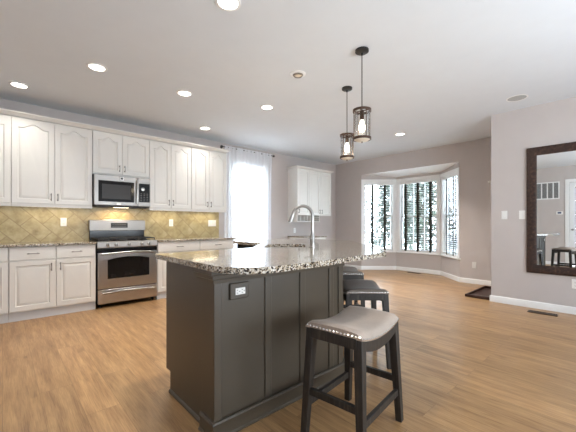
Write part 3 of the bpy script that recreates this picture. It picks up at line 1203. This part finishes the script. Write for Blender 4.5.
# doors on the working side of the first leg (facing the kitchen)
for i in range(2):
    a = 0.853 + i * 0.372
    d = door_mesh(0.362, 0.54, 0.0, 0.055).build('door', M['island'], r, angle=28)
    d.rotation_euler = (0, 0, pi)
    d.location = (a + 0.366, 2.221, 0.15)
    pull_mesh(0.04 if i == 0 else 0.32, 0.46, True).build('handle', M['pull'], d)
    d = MB().box(0, 0.362, 0, 0.02, 0, 0.16).build('drawer', M['island'], r, 0.003)
    d.rotation_euler = (0, 0, pi)
    d.location = (a + 0.366, 2.221, 0.71)
    pull_mesh(0.181, 0.08, False, 0.115).build('handle', M['pull'], d)
for i in range(2):
    d = door_mesh(0.36, 0.60, 0.0, 0.055).build('door', M['island'], r, angle=28)
    d.rotation_euler = (0, 0, radians(225))
    p = Vector((1.60, 2.20)) + Vector((1, 1)).normalized() * (0.025 + 0.36 + i * 0.366)
    nrm = Vector((-1, 1)).normalized() * 0.021
    d.location = (p.x + nrm.x, p.y + nrm.y, 0.15)
    pull_mesh(0.32 if i == 1 else 0.04, 0.50, True).build('handle', M['pull'], d)

# dishwasher in the far leg
r = thing('dishwasher', 'dark-fronted dishwasher at the kitchen side of the island, under the granite end', 'dishwasher', (2.169, 2.83, 0))
MB().box(-0.022, 0.0, 0.0, 0.47, 0.12, 0.79).build('door', M['black'], r, 0.004)
MB().box(-0.026, 0.0, 0.0, 0.47, 0.795, 0.895).build('control_strip', M['black'], r, 0.004)
MB().tube([(-0.045, 0.03, 0.77), (-0.05, 0.235, 0.77), (-0.045, 0.44, 0.77)], 0.009, 8).tube([(-0.045, 0.05, 0.77), (-0.02, 0.05, 0.77)], 0.007, 8).tube([(-0.045, 0.42, 0.77), (-0.02, 0.42, 0.77)], 0.007, 8).build('handle', M['nickel'], r)

# granite top
GZ0, GZ1 = 0.903, 0.935


def fillet(pts, rads, n=8):
    out = []
    m = len(pts)
    for i in range(m):
        p, a, b = Vector(pts[i]), Vector(pts[i - 1]), Vector(pts[(i + 1) % m])
        rd = rads[i]
        if rd <= 0:
            out.append((p.x, p.y))
            continue
        d0, d1 = (a - p).normalized(), (b - p).normalized()
        ang = d0.angle(d1)
        t = min(rd / math.tan(ang / 2), 0.48 * min((a - p).length, (b - p).length))
        rr = t * math.tan(ang / 2)
        c = p + (d0 + d1).normalized() * (rr / sin(ang / 2))
        s, e_ = p + d0 * t, p + d1 * t
        a0 = math.atan2(s.y - c.y, s.x - c.x)
        a1 = math.atan2(e_.y - c.y, e_.x - c.x)
        dlt = (a1 - a0 + pi) % (2 * pi) - pi
        for k_ in range(n + 1):
            q = a0 + dlt * k_ / n
            out.append((c.x + rr * cos(q), c.y + rr * sin(q)))
    return out


gtop = fillet([(0.79, 2.27), (0.775, 1.195), (1.30, 1.185), (2.13, 1.245), (3.30, 2.415), (3.30, 3.37), (2.115, 3.37), (2.115, 2.765), (1.635, 2.28)],
              [0.03, 0.22, 1.5, 0.10, 0.12, 0.04, 0.04, 0.05, 0.05], 10)
hole = roundrect(0.265, 0.19, 0.05, SC, SA, 6)
tag(MB().prism(gtop, GZ0, GZ1, [hole]).build('countertop', M['granite'], None, 0.007, smooth=True), 'large L-shaped speckled granite countertop with rounded corner on the dark island', 'countertop')

# undermount sink
r = thing('kitchen_sink', 'stainless undermount sink in the granite island top', 'sink', (SC[0], SC[1], 0.70), SA)
ri, ro = 0.272, 0.197
o1 = roundrect(0.285, 0.21, 0.05, (0, 0), 0)
o2 = roundrect(0.268, 0.193, 0.05, (0, 0), 0)
o3 = roundrect(0.255, 0.180, 0.05, (0, 0), 0)
mb = MB()
n = len(o1)
vs = [(x, y, 0.2025) for x, y in o1] + [(x, y, 0.2025) for x, y in o2] + [(x, y, 0.02) for x, y in o3] + [(0, 0, 0.008)]
vs += [(x * 1.012, y * 1.012, 0.1995) for x, y in o2] + [(x * 1.012, y * 1.012, 0.015) for x, y in o3] + [(0, 0, 0.003)] + [(x, y, 0.1995) for x, y in o1]
fs = []
B2 = 3 * n + 1
for i in range(n):
    j = (i + 1) % n
    fs += [(i, j, n + j, n + i), (n + i, n + j, 2 * n + j, 2 * n + i), (2 * n + i, 2 * n + j, 3 * n)]
    fs += [(B2 + j, B2 + i, B2 + n + i, B2 + n + j), (B2 + n + j, B2 + n + i, B2 + 2 * n)]
    q = B2 + 2 * n + 1
    fs += [(i, j, q + j, q + i), (q + i, q + j, B2 + j, B2 + i)]
mb.add(vs, fs).build('basin', M['steel'], r)
MB().lathe([(0.0, 0.012), (0.03, 0.0125), (0.04, 0.014), (0.042, 0.009)], (0, 0, 0), 18).build('drain', M['nickel'], r)

# faucet
fp = Vector((2.07, 1.955))
r = thing('faucet', 'tall brushed nickel gooseneck pull-down faucet on the island', 'faucet', (fp.x, fp.y, GZ1), radians(135))
# local +x points over the sink
MB().lathe([(0.032, 0), (0.032, 0.006), (0.024, 0.012), (0.021, 0.05), (0.0225, 0.055), (0.0225, 0.10), (0.019, 0.108), (0.016, 0.13), (0.0, 0.131)], (0, 0, 0), 20).build('base', M['nickel'], r)
pts = [(0, 0, 0.12), (0, 0, 0.20), (0, 0, 0.285)]
R_ = 0.088
for i in range(1, 13):
    a = pi - pi * 0.93 * i / 12
    pts.append((R_ + R_ * cos(a), 0, 0.285 + R_ * sin(a)))
MB().tube(pts, 0.0145, 12).build('gooseneck', M['nickel'], r)
sx, sz = pts[-1][0], pts[-1][2]
dx_, dz_ = pts[-1][0] - pts[-2][0], pts[-1][2] - pts[-2][2]
ll = sqrt(dx_ ** 2 + dz_ ** 2)
dx_, dz_ = dx_ / ll, dz_ / ll
MB().tube([(sx - dx_ * 0.005, 0, sz - dz_ * 0.005), (sx + dx_ * 0.01, 0, sz + dz_ * 0.01), (sx + dx_ * 0.05, 0, sz + dz_ * 0.05), (sx + dx_ * 0.085, 0, sz + dz_ * 0.085)], [0.0135, 0.0155, 0.018, 0.0195], 14).build('spray_head', M['nickel'], r)
h_ = MB().tube([(0, 0.018, 0.075), (0, 0.045, 0.078)], 0.011, 10)
h_.tube([(0.0, 0.040, 0.078), (0.03, 0.05, 0.085), (0.075, 0.052, 0.092)], [0.006, 0.0055, 0.005], 8)
h_.build('lever', M['nickel'], r)

# island outlet
r = thing('power_outlet', 'dark box plate with white receptacle on the island side under the granite', 'outlet', (0.922, IY0, 0.724))
MB().box(0.0, 0.127, -0.014, -0.0005, 0.0, 0.092).build('box_plate', M['island'], r, 0.006)
ro_ = MB().box(0.033, 0.097, -0.018, -0.013, 0.025, 0.063).build('receptacle', M['plate'], r, 0.003)
s_ = MB()
for cx in (0.050, 0.082):
    s_.box(cx - 0.010, cx - 0.002, -0.0188, -0.017, 0.034, 0.037)
    s_.box(cx - 0.010, cx - 0.002, -0.0188, -0.017, 0.050, 0.053)
    s_.box(cx + 0.004, cx + 0.009, -0.0188, -0.017, 0.041, 0.046)
s_.box(0.0645, 0.0675, -0.0188, -0.017, 0.042, 0.046)
s_.build('slots', M['slot'], ro_)

# ------------------------------------------------------------------ bar stools


def make_stool(label, loc, rz):
    r = thing('bar_stool', label, 'stool', loc, rz, 'saddle stools at the island')
    HX, HY = 0.225, 0.168        # half length / depth of the seat
    zt = 0.632

    def sad(u):                  # saddle height along its length, u in -1..1
        return 0.034 * (abs(u) ** 2.0) + 0.006
    # upholstered seat
    nx, ny = 20, 12
    vs, fs = [], []
    for layer in (0, 1):
        for i in range(nx + 1):
            for j in range(ny + 1):
                u, v = 2 * i / nx - 1, 2 * j / ny - 1
                edge = max(abs(u), abs(v))
                rnd = 0.016 * max(0, (abs(u) - 0.86) / 0.14) ** 2 + 0.016 * max(0, (abs(v) - 0.82) / 0.18) ** 2
                x, y = u * HX, v * HY
                z = zt - 0.044 + sad(u) + (0.0 if layer else -0.042)
                if layer:
                    z += 0.010 * (1 - v * v) - rnd
                vs.append((x, y, z))
    q = (nx + 1) * (ny + 1)
    idx = lambda l, i, j: l * q + i * (ny + 1) + j
    for i in range(nx):
        for j in range(ny):
            fs.append((idx(1, i, j), idx(1, i + 1, j), idx(1, i + 1, j + 1), idx(1, i, j + 1)))
            fs.append((idx(0, i, j + 1), idx(0, i + 1, j + 1), idx(0, i + 1, j), idx(0, i, j)))
    for i in range(nx):
        fs.append((idx(0, i, 0), idx(0, i + 1, 0), idx(1, i + 1, 0), idx(1, i, 0)))
        fs.append((idx(0, i + 1, ny), idx(0, i, ny), idx(1, i, ny), idx(1, i + 1, ny)))
    for j in range(ny):
        fs.append((idx(0, 0, j + 1), idx(0, 0, j), idx(1, 0, j), idx(1, 0, j + 1)))
        fs.append((idx(0, nx, j), idx(0, nx, j + 1), idx(1, nx, j + 1), idx(1, nx, j)))
    seat = MB().add(vs, fs).build('seat', M['fabric'], r, angle=60)
    # nailhead trim
    nb = MB()

    def nail(p, ax):
        if ax == 'x':
            nb.lathe([(0.0075, 0.0), (0.0052, 0.0032), (0.0, 0.0044)] if p[0] > 0 else [(0.0075, 0.0), (0.0052, -0.0032), (0.0, -0.0044)], p, 6, 'x')
        else:
            nb.lathe([(0.0075, 0.0), (0.0052, 0.0032), (0.0, 0.0044)] if p[1] > 0 else [(0.0075, 0.0), (0.0052, -0.0032), (0.0, -0.0044)], p, 6, 'y')
    N1, N2 = 22, 16
    for i in range(N1):
        u = 2 * (i + 0.5) / N1 - 1
        for s in (-1, 1):
            nail((u * HX, s * (HY + 0.0005), zt - 0.044 + sad(u) - 0.034), 'y')
    for j in range(N2):
        v = 2 * (j + 0.5) / N2 - 1
        for s in (-1, 1):
            nail((s * (HX + 0.0005), v * HY, zt - 0.034), 'x')
    nb.build('nailhead_trim', M['nail'], seat)
    # curved aprons
    for s in (-1, 1):
        a = MB()
        vs, fs = [], []
        m = 16
        for i in range(m + 1):
            u = 2 * i / m - 1
            zb = zt - 0.044 + sad(u) - 0.042
            for (yy, zz) in ((s * (HY - 0.004), zb), (s * (HY - 0.026), zb), (s * (HY - 0.026), zb - 0.05 - 0.01 * (1 - u * u)), (s * (HY - 0.004), zb - 0.05 - 0.01 * (1 - u * u))):
                vs.append((u * (HX - 0.012), yy, zz))
        for i in range(m):
            for k_ in range(4):
                l_ = (k_ + 1) % 4
                fs.append((i * 4 + k_, (i + 1) * 4 + k_, (i + 1) * 4 + l_, i * 4 + l_))
        fs += [(0, 1, 2, 3), (m * 4 + 3, m * 4 + 2, m * 4 + 1, m * 4)]
        a.add(vs, fs).build('apron', M['stoolwood'], r)
        MB().box(s * (HX - 0.008) - 0.011, s * (HX - 0.008) + 0.011, -HY + 0.03, HY - 0.03, zt - 0.095, zt - 0.042).build('apron', M['stoolwood'], r, 0.002)
    # splayed legs
    top = lambda sx, sy: Vector((sx * (HX - 0.026), sy * (HY - 0.026), zt - 0.045))
    bot = lambda sx, sy: Vector((sx * (HX + 0.006), sy * (HY + 0.002), 0.0))
    for sx in (-1, 1):
        for sy in (-1, 1):
            lg = MB().beam(bot(sx, sy), top(sx, sy), 0.036, 0.036, (0, 1, 0), 0.047, 0.047)
            lo_ = lg.v
            lg.v = [(p[0], p[1], max(p[2], 0.0)) for p in lo_]
            lg.build('leg', M['stoolwood'], r, 0.003)
    at = lambda sx, sy, z: bot(sx, sy).lerp(top(sx, sy), z / (zt - 0.045))
    for sy in (-1, 1):
        MB().beam(at(-1, sy, 0.175), at(1, sy, 0.175), 0.022, 0.036).build('stretcher', M['stoolwood'], r, 0.002)
    for sx in (-1, 1):
        MB().beam(at(sx, -1, 0.245), at(sx, 1, 0.245), 0.022, 0.036).build('stretcher', M['stoolwood'], r, 0.002)
    return r


stool = make_stool('bar stool in full view in front of the island, its light greige saddle seat uncovered', (1.462, 1.062, 0), radians(7))
for loc, lab in (((2.305, 1.59, 0), 'second bar stool along the island, darker seat, half hidden behind the full-view stool'),
                 ((2.955, 2.265, 0), 'bar stool deepest along the island, only the corner of its darker seat showing')):
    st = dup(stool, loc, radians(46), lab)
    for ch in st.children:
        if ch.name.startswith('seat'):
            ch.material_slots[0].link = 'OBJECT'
            ch.material_slots[0].material = M['fabric_darker']

# ------------------------------------------------------------------ pendants


def make_pendant(label, x, y):
    r = thing('pendant_light', label, 'lamp', (x, y, H), 0.3, 'lantern pendants over the island')
    MB().lathe([(0.0, 0.0), (0.062, 0.0), (0.062, -0.018), (0.05, -0.026), (0.012, -0.03), (0.008, -0.05), (0.0, -0.05)], (0, 0, -0.0005), 24).build('canopy', M['blackmetal'], r)
    MB().tube([(0, 0, -0.045), (0, 0, -0.58)], 0.0045, 10).build('stem', M['blackmetal'], r)
    zt, zb = -0.575, -0.835
    fr = MB()
    for z in (zt, zb):
        fr.ring([(0.074, z), (0.084, z), (0.084, z + 0.022), (0.074, z + 0.022)])
    for i in range(4):
        a = pi / 4 + i * pi / 2
        c, s = cos(a) * 0.081, sin(a) * 0.081
        fr.tube([(c, s, zb + 0.005), (c, s, zt + 0.015)], 0.0042, 8)
    for i in range(2):
        a = i * pi / 2
        fr.tube([(cos(a) * 0.078, sin(a) * 0.078, zt + 0.011), (-cos(a) * 0.078, -sin(a) * 0.078, zt + 0.011)], 0.006, 8)
    fr.build('cage', M['bronze'], r)
    so = MB().lathe([(0.0, zt + 0.018), (0.018, zt + 0.014), (0.020, zt - 0.06), (0.016, zt - 0.075), (0.0, zt - 0.076)], (0, 0, 0), 16).build('socket', M['bulbbase'], r)
    MB().lathe([(0.012, zt - 0.076), (0.020, zt - 0.10), (0.030, zt - 0.135), (0.031, zt - 0.155), (0.022, zt - 0.18), (0.0, zt - 0.19)], (0, 0, 0), 16).build('bulb', M['bulb'], so)
    MB().ring([(0.0705, zb + 0.012), (0.0725, zb + 0.012), (0.0725, zt + 0.004), (0.0705, zt + 0.004)]).build('glass_shade', M['lampglass'], r)
    MB().lathe([(0.0, zb - 0.016), (0.05, zb - 0.012), (0.073, zb + 0.002), (0.073, zb + 0.009), (0.0, zb + 0.009)], (0, 0, 0), 24).build('diffuser', M['frost'], r)
    MB().lathe([(0.0, zb - 0.03), (0.007, zb - 0.026), (0.005, zb - 0.016), (0.0, zb - 0.014)], (0, 0, 0), 10).build('finial', M['bronze'], r)
    l = bpy.data.lights.new('pendant_lamp', 'POINT')
    l.energy = 5
    l.color = (1, 0.84, 0.62)
    l.shadow_soft_size = 0.03
    lo = bpy.data.objects.new('pendant_lamp', l)
    COL.objects.link(lo)
    lo.parent = r
    lo.location = (0, 0, zb + 0.055)
    return r


pend = make_pendant('glass lantern pendant hanging closer to the viewer, over the island sink', 2.473, 1.705)
dup(pend, (3.03, 2.299, H), 0.9, 'glass lantern pendant hanging deeper in the room, nearer the white hutch cabinet')

# ------------------------------------------------------------------ ceiling fittings
LIGHTS = [((0.144, 4.80), 'lit recessed ceiling light close over the wide double-door wall cabinet'),
          ((0.721, 3.72), 'lit recessed ceiling light in front of the range, of the kitchen floor row'),
          ((1.662, 3.731), 'lit recessed ceiling light midway in the kitchen floor row, facing the microwave-side cabinets'),
          ((1.217, 1.992), 'large lit recessed ceiling light cut by the top picture edge above the island'),
          ((2.703, 3.412), 'lit recessed ceiling light closest to the small unlit ceiling fitting'),
          ((2.52, 4.853), 'small lit recessed ceiling light close to the curtain-end wall cabinet'),
          ((5.273, 2.83), 'lit recessed ceiling light in front of the bay windows')]


def make_can(label, x, y):
    r = thing('recessed_light', label, 'light', (x, y, H), 0, 'lit recessed ceiling lights')
    MB().ring([(0.070, -0.0005), (0.095, -0.0005), (0.094, -0.006), (0.072, -0.010)]).build('trim_ring', M['trim'], r)
    MB().lathe([(0.0, -0.004), (0.070, -0.004), (0.070, -0.0008), (0.0, -0.0008)], (0, 0, 0), 24).build('lens', M['lens'], r)
    l = bpy.data.lights.new('recessed_lamp', 'AREA')
    l.shape = 'DISK'
    l.size = 0.13
    l.energy = LAMP_W
    l.color = LAMP_COL
    l.spread = radians(110)
    lo = bpy.data.objects.new('recessed_lamp', l)
    COL.objects.link(lo)
    lo.parent = r
    lo.location = (0, 0, -0.012)
    return r


can0 = None
for (x, y), lab in LIGHTS:
    if can0 is None:
        can0 = make_can(lab, x, y)
        for ch in can0.children:
            if ch.type == 'LIGHT':
                dim = ch.data
    else:
        c = dup(can0, (x, y, H), 0, lab)
        for ch in c.children:
            if ch.type == 'LIGHT' and y < 4.5:        # the two lamps close over the cabinets are dimmed, the one at the bay is brighter
                ch.data = ch.data.copy()
                ch.data.energy = LAMP_W * (2.8 if x > 5 else 1.0)

dim.energy = LAMP_W * 0.35
r = thing('eyeball_light', 'small unlit ceiling fitting with a grey ring beside the pendants', 'light', (2.357, 2.44, H))
MB().ring([(0.055, -0.0005), (0.085, -0.0005), (0.083, -0.006), (0.058, -0.012)]).build('trim_ring', M['trim'], r)
MB().ring([(0.040, -0.006), (0.056, -0.002), (0.056, -0.016), (0.044, -0.026)]).build('gimbal', M['nickel'], r)
MB().lathe([(0.0, -0.022), (0.03, -0.02), (0.043, -0.012), (0.043, -0.004), (0, -0.004)], (0, 0, 0), 20).build('lens', M['frost'], r)
r = thing('ceiling_speaker', 'round grey flush speaker in the ceiling near the mirror wall', 'speaker', (4.88, 1.018, H))
MB().ring([(0.100, -0.0005), (0.118, -0.0005), (0.116, -0.005), (0.102, -0.006)]).build('rim', M['trim'], r)
MB().lathe([(0.0, -0.004), (0.101, -0.003), (0.101, -0.0008), (0.0, -0.0008)], (0, 0, 0), 28).build('grille', M['grey'], r)

# ------------------------------------------------------------------ curtain and rod
r = thing('curtain_rod', 'dark curtain rod with round finials above the kitchen window', 'curtain rod', (3.18, YK - 0.09, 2.655))
MB().tube([(0, 0, 0), (1.25, 0, 0)], 0.009, 10).build('rod', M['blackmetal'], r)
for x, s in ((0, -1), (1.25, 1)):
    MB().lathe([(0.009, 0), (0.016, 0.006 * s), (0.024, 0.02 * s), (0.026, 0.032 * s), (0.018, 0.05 * s), (0.0, 0.056 * s)], (x, 0, 0), 14, 'x').build('finial', M['blackmetal'], r)
for x in (0.012, 1.238):
    MB().tube([(x, 0, 0), (x, 0.089, 0)], 0.007, 8).lathe([(0.022, 0.089), (0.022, 0.083), (0.0, 0.083)], (x, 0, 0), 12, 'y').build('bracket', M['blackmetal'], r)
cu = MB()
nx, nz = 150, 14
x0, x1 = 3.215, 4.395
vs, fs = [], []
ph = [random.uniform(0, 6.28) for _ in range(5)]
for i in range(nx + 1):
    u = i / nx
    for j in range(nz + 1):
        t = j / nz
        z = 2.685 - t * 2.66
        amp = 0.010 + 0.016 * min(1, t * 3)
        y = amp * sin(2 * pi * 13 * u + ph[0] + 0.4 * t) + 0.006 * sin(2 * pi * 5.3 * u + ph[1] + t)
        if j == 1:
            y *= 0.6
        vs.append((x0 + (x1 - x0) * u + 0.006 * sin(9 * u + 3 * t), YK - 0.09 - 0.012 + y * 0.9 - 0.002, z))
for i in range(nx):
    for j in range(nz):
        a = i * (nz + 1) + j
        fs.append((a, a + nz + 1, a + nz + 2, a + 1))
tag(cu.add(vs, fs).build('sheer_curtain', M['sheer'], None, angle=180), 'long white sheer curtain glowing with daylight in front of the kitchen window', 'curtain')

# ------------------------------------------------------------------ wall plates


def plate(label, loc, rz, gangs=1, kind='outlet'):
    """faces local -y"""
    r = thing('power_outlet' if kind == 'outlet' else 'light_switch', label, 'outlet' if kind == 'outlet' else 'switch', loc, rz)
    w = 0.036 + 0.046 * (gangs - 1) + 0.0
    MB().box(-w, w, -0.006, -0.0006, -0.06, 0.06).build('cover_plate', M['plate'], r, 0.003)
    for g in range(gangs):
        cx = (g - (gangs - 1) / 2) * 0.046
        if kind == 'outlet':
            for z in (-0.021, 0.021):
                ro = MB().lathe([(0.0, -0.009), (0.016, -0.009), (0.017, -0.005)], (cx, 0, z), 16, 'y').build('receptacle', M['plate'], r)
                MB().box(cx - 0.007, cx - 0.005, -0.0098, -0.0088, z - 0.003, z + 0.007).box(cx + 0.005, cx + 0.007, -0.0098, -0.0088, z - 0.003, z + 0.007).box(cx - 0.002, cx + 0.002, -0.0098, -0.0088, z - 0.011, z - 0.007).build('slots', M['slot'], ro)
        else:
            MB().box(cx - 0.016, cx + 0.016, -0.0095, -0.005, -0.033, 0.033).build('rocker', M['plate'], r, 0.002)
    return r


TW = YK - 0.012
plate('white outlet on the tan tiles above the counter beside the range', (0.645, TW, 1.175), 0)
plate('white single outlet on the tan tiles between the microwave and the curtain', (2.19, TW, 1.168), 0)
plate('white double switch on the tan tiles next to the curtain', (2.985, TW, 1.165), 0, 2, 'switch')
plate('small white outlet on the painted wall under the cubby rack', (5.18, YK, 1.0), 0)
plate('white outlet low on the wall between the bay and the boot tray', (XW, 2.08, 0.36), -pi / 2)
plate('white switch on the mirror wall, the one nearer the wall corner', (XM, 1.272, 1.277), -pi / 2, 1, 'switch')
plate('white switch touching the edge of the mirror frame', (XM, 1.062, 1.275), -pi / 2, 1, 'switch')
plate('white outlet low on the wall beneath the mirror', (XM, 0.51, 0.385), -pi / 2)
r = thing('wall_sensor', 'tiny white sensor high on the wall at the corner past the bay', 'sensor', (XW, 1.81, 1.92))
MB().box(-0.03, -0.0006, -0.035, 0.035, 0.0, 0.03).build('case', M['plate'], r, 0.004)
MB().box(-0.022, -0.001, -0.034, -0.004, -0.03, -0.001).build('lower_lens', M['plate'], r, 0.004)

# mirror-only wall fittings on the entry wall
r = thing('air_vent', 'white slatted return air grille high on the wall, seen in the mirror', 'vent', (XL, 1.70, 1.86))
f = MB()
f.box(0.0006, 0.012, -0.27, 0.27, 0, 0.03)
f.box(0.0006, 0.012, -0.27, 0.27, 0.46, 0.49)
for y in (-0.27, -0.145, -0.015, 0.115, 0.245):
    f.box(0.0006, 0.012, y, y + 0.025, 0.03, 0.46)
f.build('frame', M['trim'], r)
s_ = MB()
for i in range(24):
    z = 0.04 + i * 0.0175
    s_.box(0.002, 0.009, -0.25, 0.25, z, z + 0.006)
s_.build('slats', M['grey'], r)
MB().box(0.0006, 0.002, -0.25, 0.25, 0.03, 0.46).build('dark_back', simple('duct_grey', (0.09, 0.09, 0.09), 0.8), r)
r = thing('thermostat', 'white thermostat with dark screen on the wall, seen in the mirror', 'thermostat', (XL, 1.43, 1.42))
MB().box(0.0006, 0.02, -0.07, 0.07, 0, 0.09).build('case', M['plate'], r, 0.005)
MB().box(0.02, 0.022, -0.04, 0.04, 0.025, 0.07).build('screen', simple('blue_grey_screen', srgb(70, 84, 120), 0.2), r)

# ------------------------------------------------------------------ wall mirror
r = thing('wall_mirror', 'large wall mirror in a wide mottled dark bronze frame', 'mirror', (XM, 1.008, 0.482), 0)
MW, MHt, MF = 1.12, 1.703, 0.11
ol = [(0, 0), (0, MHt), (-MW, MHt), (-MW, 0)]
prof = [(0.0, -0.0008), (0.0, -0.028), (0.02, -0.036), (0.055, -0.034), (0.085, -0.022), (0.10, -0.02), (MF, -0.012), (MF, -0.0008)]
vs, fs = [], []
m = len(prof)
for cyy, czz in ((0, 0), (0, 1), (1, 1), (1, 0)):
    for ins, x in prof:
        y = -ins if cyy == 0 else -MW + ins
        z = ins if czz == 0 else MHt - ins
        vs.append((x, y, z))
for i in range(4):
    j = (i + 1) % 4
    for k_ in range(m):
        l_ = (k_ + 1) % m
        fs.append((i * m + k_, j * m + k_, j * m + l_, i * m + l_))
MB().add(vs, fs).build('frame', M['frame'], r, angle=25)
MB().box(-0.010, -0.002, -MW + MF - 0.004, -MF + 0.004, MF - 0.004, MHt - MF + 0.004).build('mirror_glass', M['mirror'], r)

# ------------------------------------------------------------------ floor things
r = thing('boot_tray', 'dark brown rimmed boot tray on the floor in the recess past the mirror wall', 'tray', (5.92, 1.645, 0))
MB().box(-0.49, 0.49, -0.17, 0.17, 0.0005, 0.008).build('base', M['tray'], r)
MB().sweep([(-0.49, -0.17), (-0.49, 0.17), (0.49, 0.17), (0.49, -0.17)], [(0, 0.0005), (0.014, 0.0005), (0.016, 0.042), (0.006, 0.045), (0.0, 0.038)], True).build('rim', M['tray'], r)


def register(label, loc, rz):
    r = thing('floor_register', label, 'vent', loc, rz)
    f = MB()
    f.box(-0.15, 0.15, -0.055, -0.042, 0.0003, 0.007)
    f.box(-0.15, 0.15, 0.042, 0.055, 0.0003, 0.007)
    f.box(-0.15, -0.137, -0.042, 0.042, 0.0003, 0.007)
    f.box(0.137, 0.15, -0.042, 0.042, 0.0003, 0.007)
    f.box(-0.004, 0.004, -0.042, 0.042, 0.0003, 0.007)
    f.build('frame', M['ventwood'], r)
    s_ = MB()
    for i in range(17):
        x = -0.125 + i * 0.0156
        s_.box(x - 0.003, x + 0.003, -0.042, 0.042, 0.0012, 0.0055)
    s_.build('louvers', M['ventwood'], r)
    MB().box(-0.137, 0.137, -0.042, 0.042, 0.0003, 0.001).build('duct', M['slot'], r)
    return r


register('brown floor register by the baseboard below the mirror', (5.13, 0.80, 0), pi / 2 + 0.05)
register('brown floor register in the bay under the middle window', (7.18, 3.50, 0), pi / 2)

# ------------------------------------------------------------------ trees outside the bay


def tree(label, name, x, y, h, rad, mat, nleaf, size, base=0.6):
    r = thing(name, label, 'tree', (x, y, -0.4))
    t = MB().tube([(0, 0, 0), (0.03, 0.02, h * 0.4), (0.0, -0.03, h * 0.75), (0.02, 0.0, h * 0.97)], [0.09, 0.075, 0.045, 0.015], 8)
    vs, fs = [], []
    for b in range(12):
        z = base + (h - base) * (b + 0.5) / 12
        a = b * 2.4
        rr = rad * (1 - 0.55 * (z / h))
        t.tube([(0, 0, z - 0.15), (cos(a) * rr * 0.5, sin(a) * rr * 0.5, z), (cos(a) * rr, sin(a) * rr, z + 0.12)], [0.03, 0.018, 0.006], 5)
    t.build('trunk', M['bark'], r)
    for _ in range(nleaf):
        zz = base + (h - base) * random.random() ** 0.9
        rr = rad * (1.0 - 0.6 * (zz - base) / (h - base)) * sqrt(random.random())
        a = random.uniform(0, 2 * pi)
        c = Vector((cos(a) * rr, sin(a) * rr, zz))
        d1 = Vector((random.gauss(0, 1), random.gauss(0, 1), random.gauss(0, 0.6))).normalized()
        d2 = d1.cross(Vector((random.gauss(0, 1), random.gauss(0, 1), random.gauss(0, 1)))).normalized()
        s = size * random.uniform(0.6, 1.3)
        b = len(vs)
        vs += [c - d1 * s, c + d2 * s * 0.45, c + d1 * s, c - d2 * s * 0.45]
        fs.append((b, b + 1, b + 2, b + 3))
    MB().add(vs, fs).build('foliage', mat, r, smooth=False)


tree('bushy evergreen close outside the middle bay window', 'evergreen_tree', 10.4, 4.7, 4.6, 1.0, M['leafdark'], 3000, 0.09)
tree('evergreen outside seen between the first and second dark tapes of the middle window', 'evergreen_tree', 12.2, 6.6, 5.2, 1.2, M['leafdark'], 3000, 0.11)
tree('tall evergreen outside seen by the edge of the middle window next to the side window', 'evergreen_tree', 11.6, 3.3, 5.0, 1.0, M['leafdark'], 2600, 0.10)
tree('grey-green tree outside the angled window beside the hutch', 'leafy_tree', 10.2, 7.7, 4.8, 1.25, M['leafgrey'], 2400, 0.08)
tree('pale shrubby tree outside at the hutch edge of the angled window', 'leafy_tree', 12.6, 10.2, 5.2, 1.4, M['leafgrey'], 2200, 0.09)
tree('distant pale tree outside between two bay windows', 'leafy_tree', 15.2, 8.2, 6.0, 1.5, M['leafgrey'], 2600, 0.13)

# parts with lamps inside copied things keep their own light data; set smoothing of view update
bpy.context.view_layer.update()
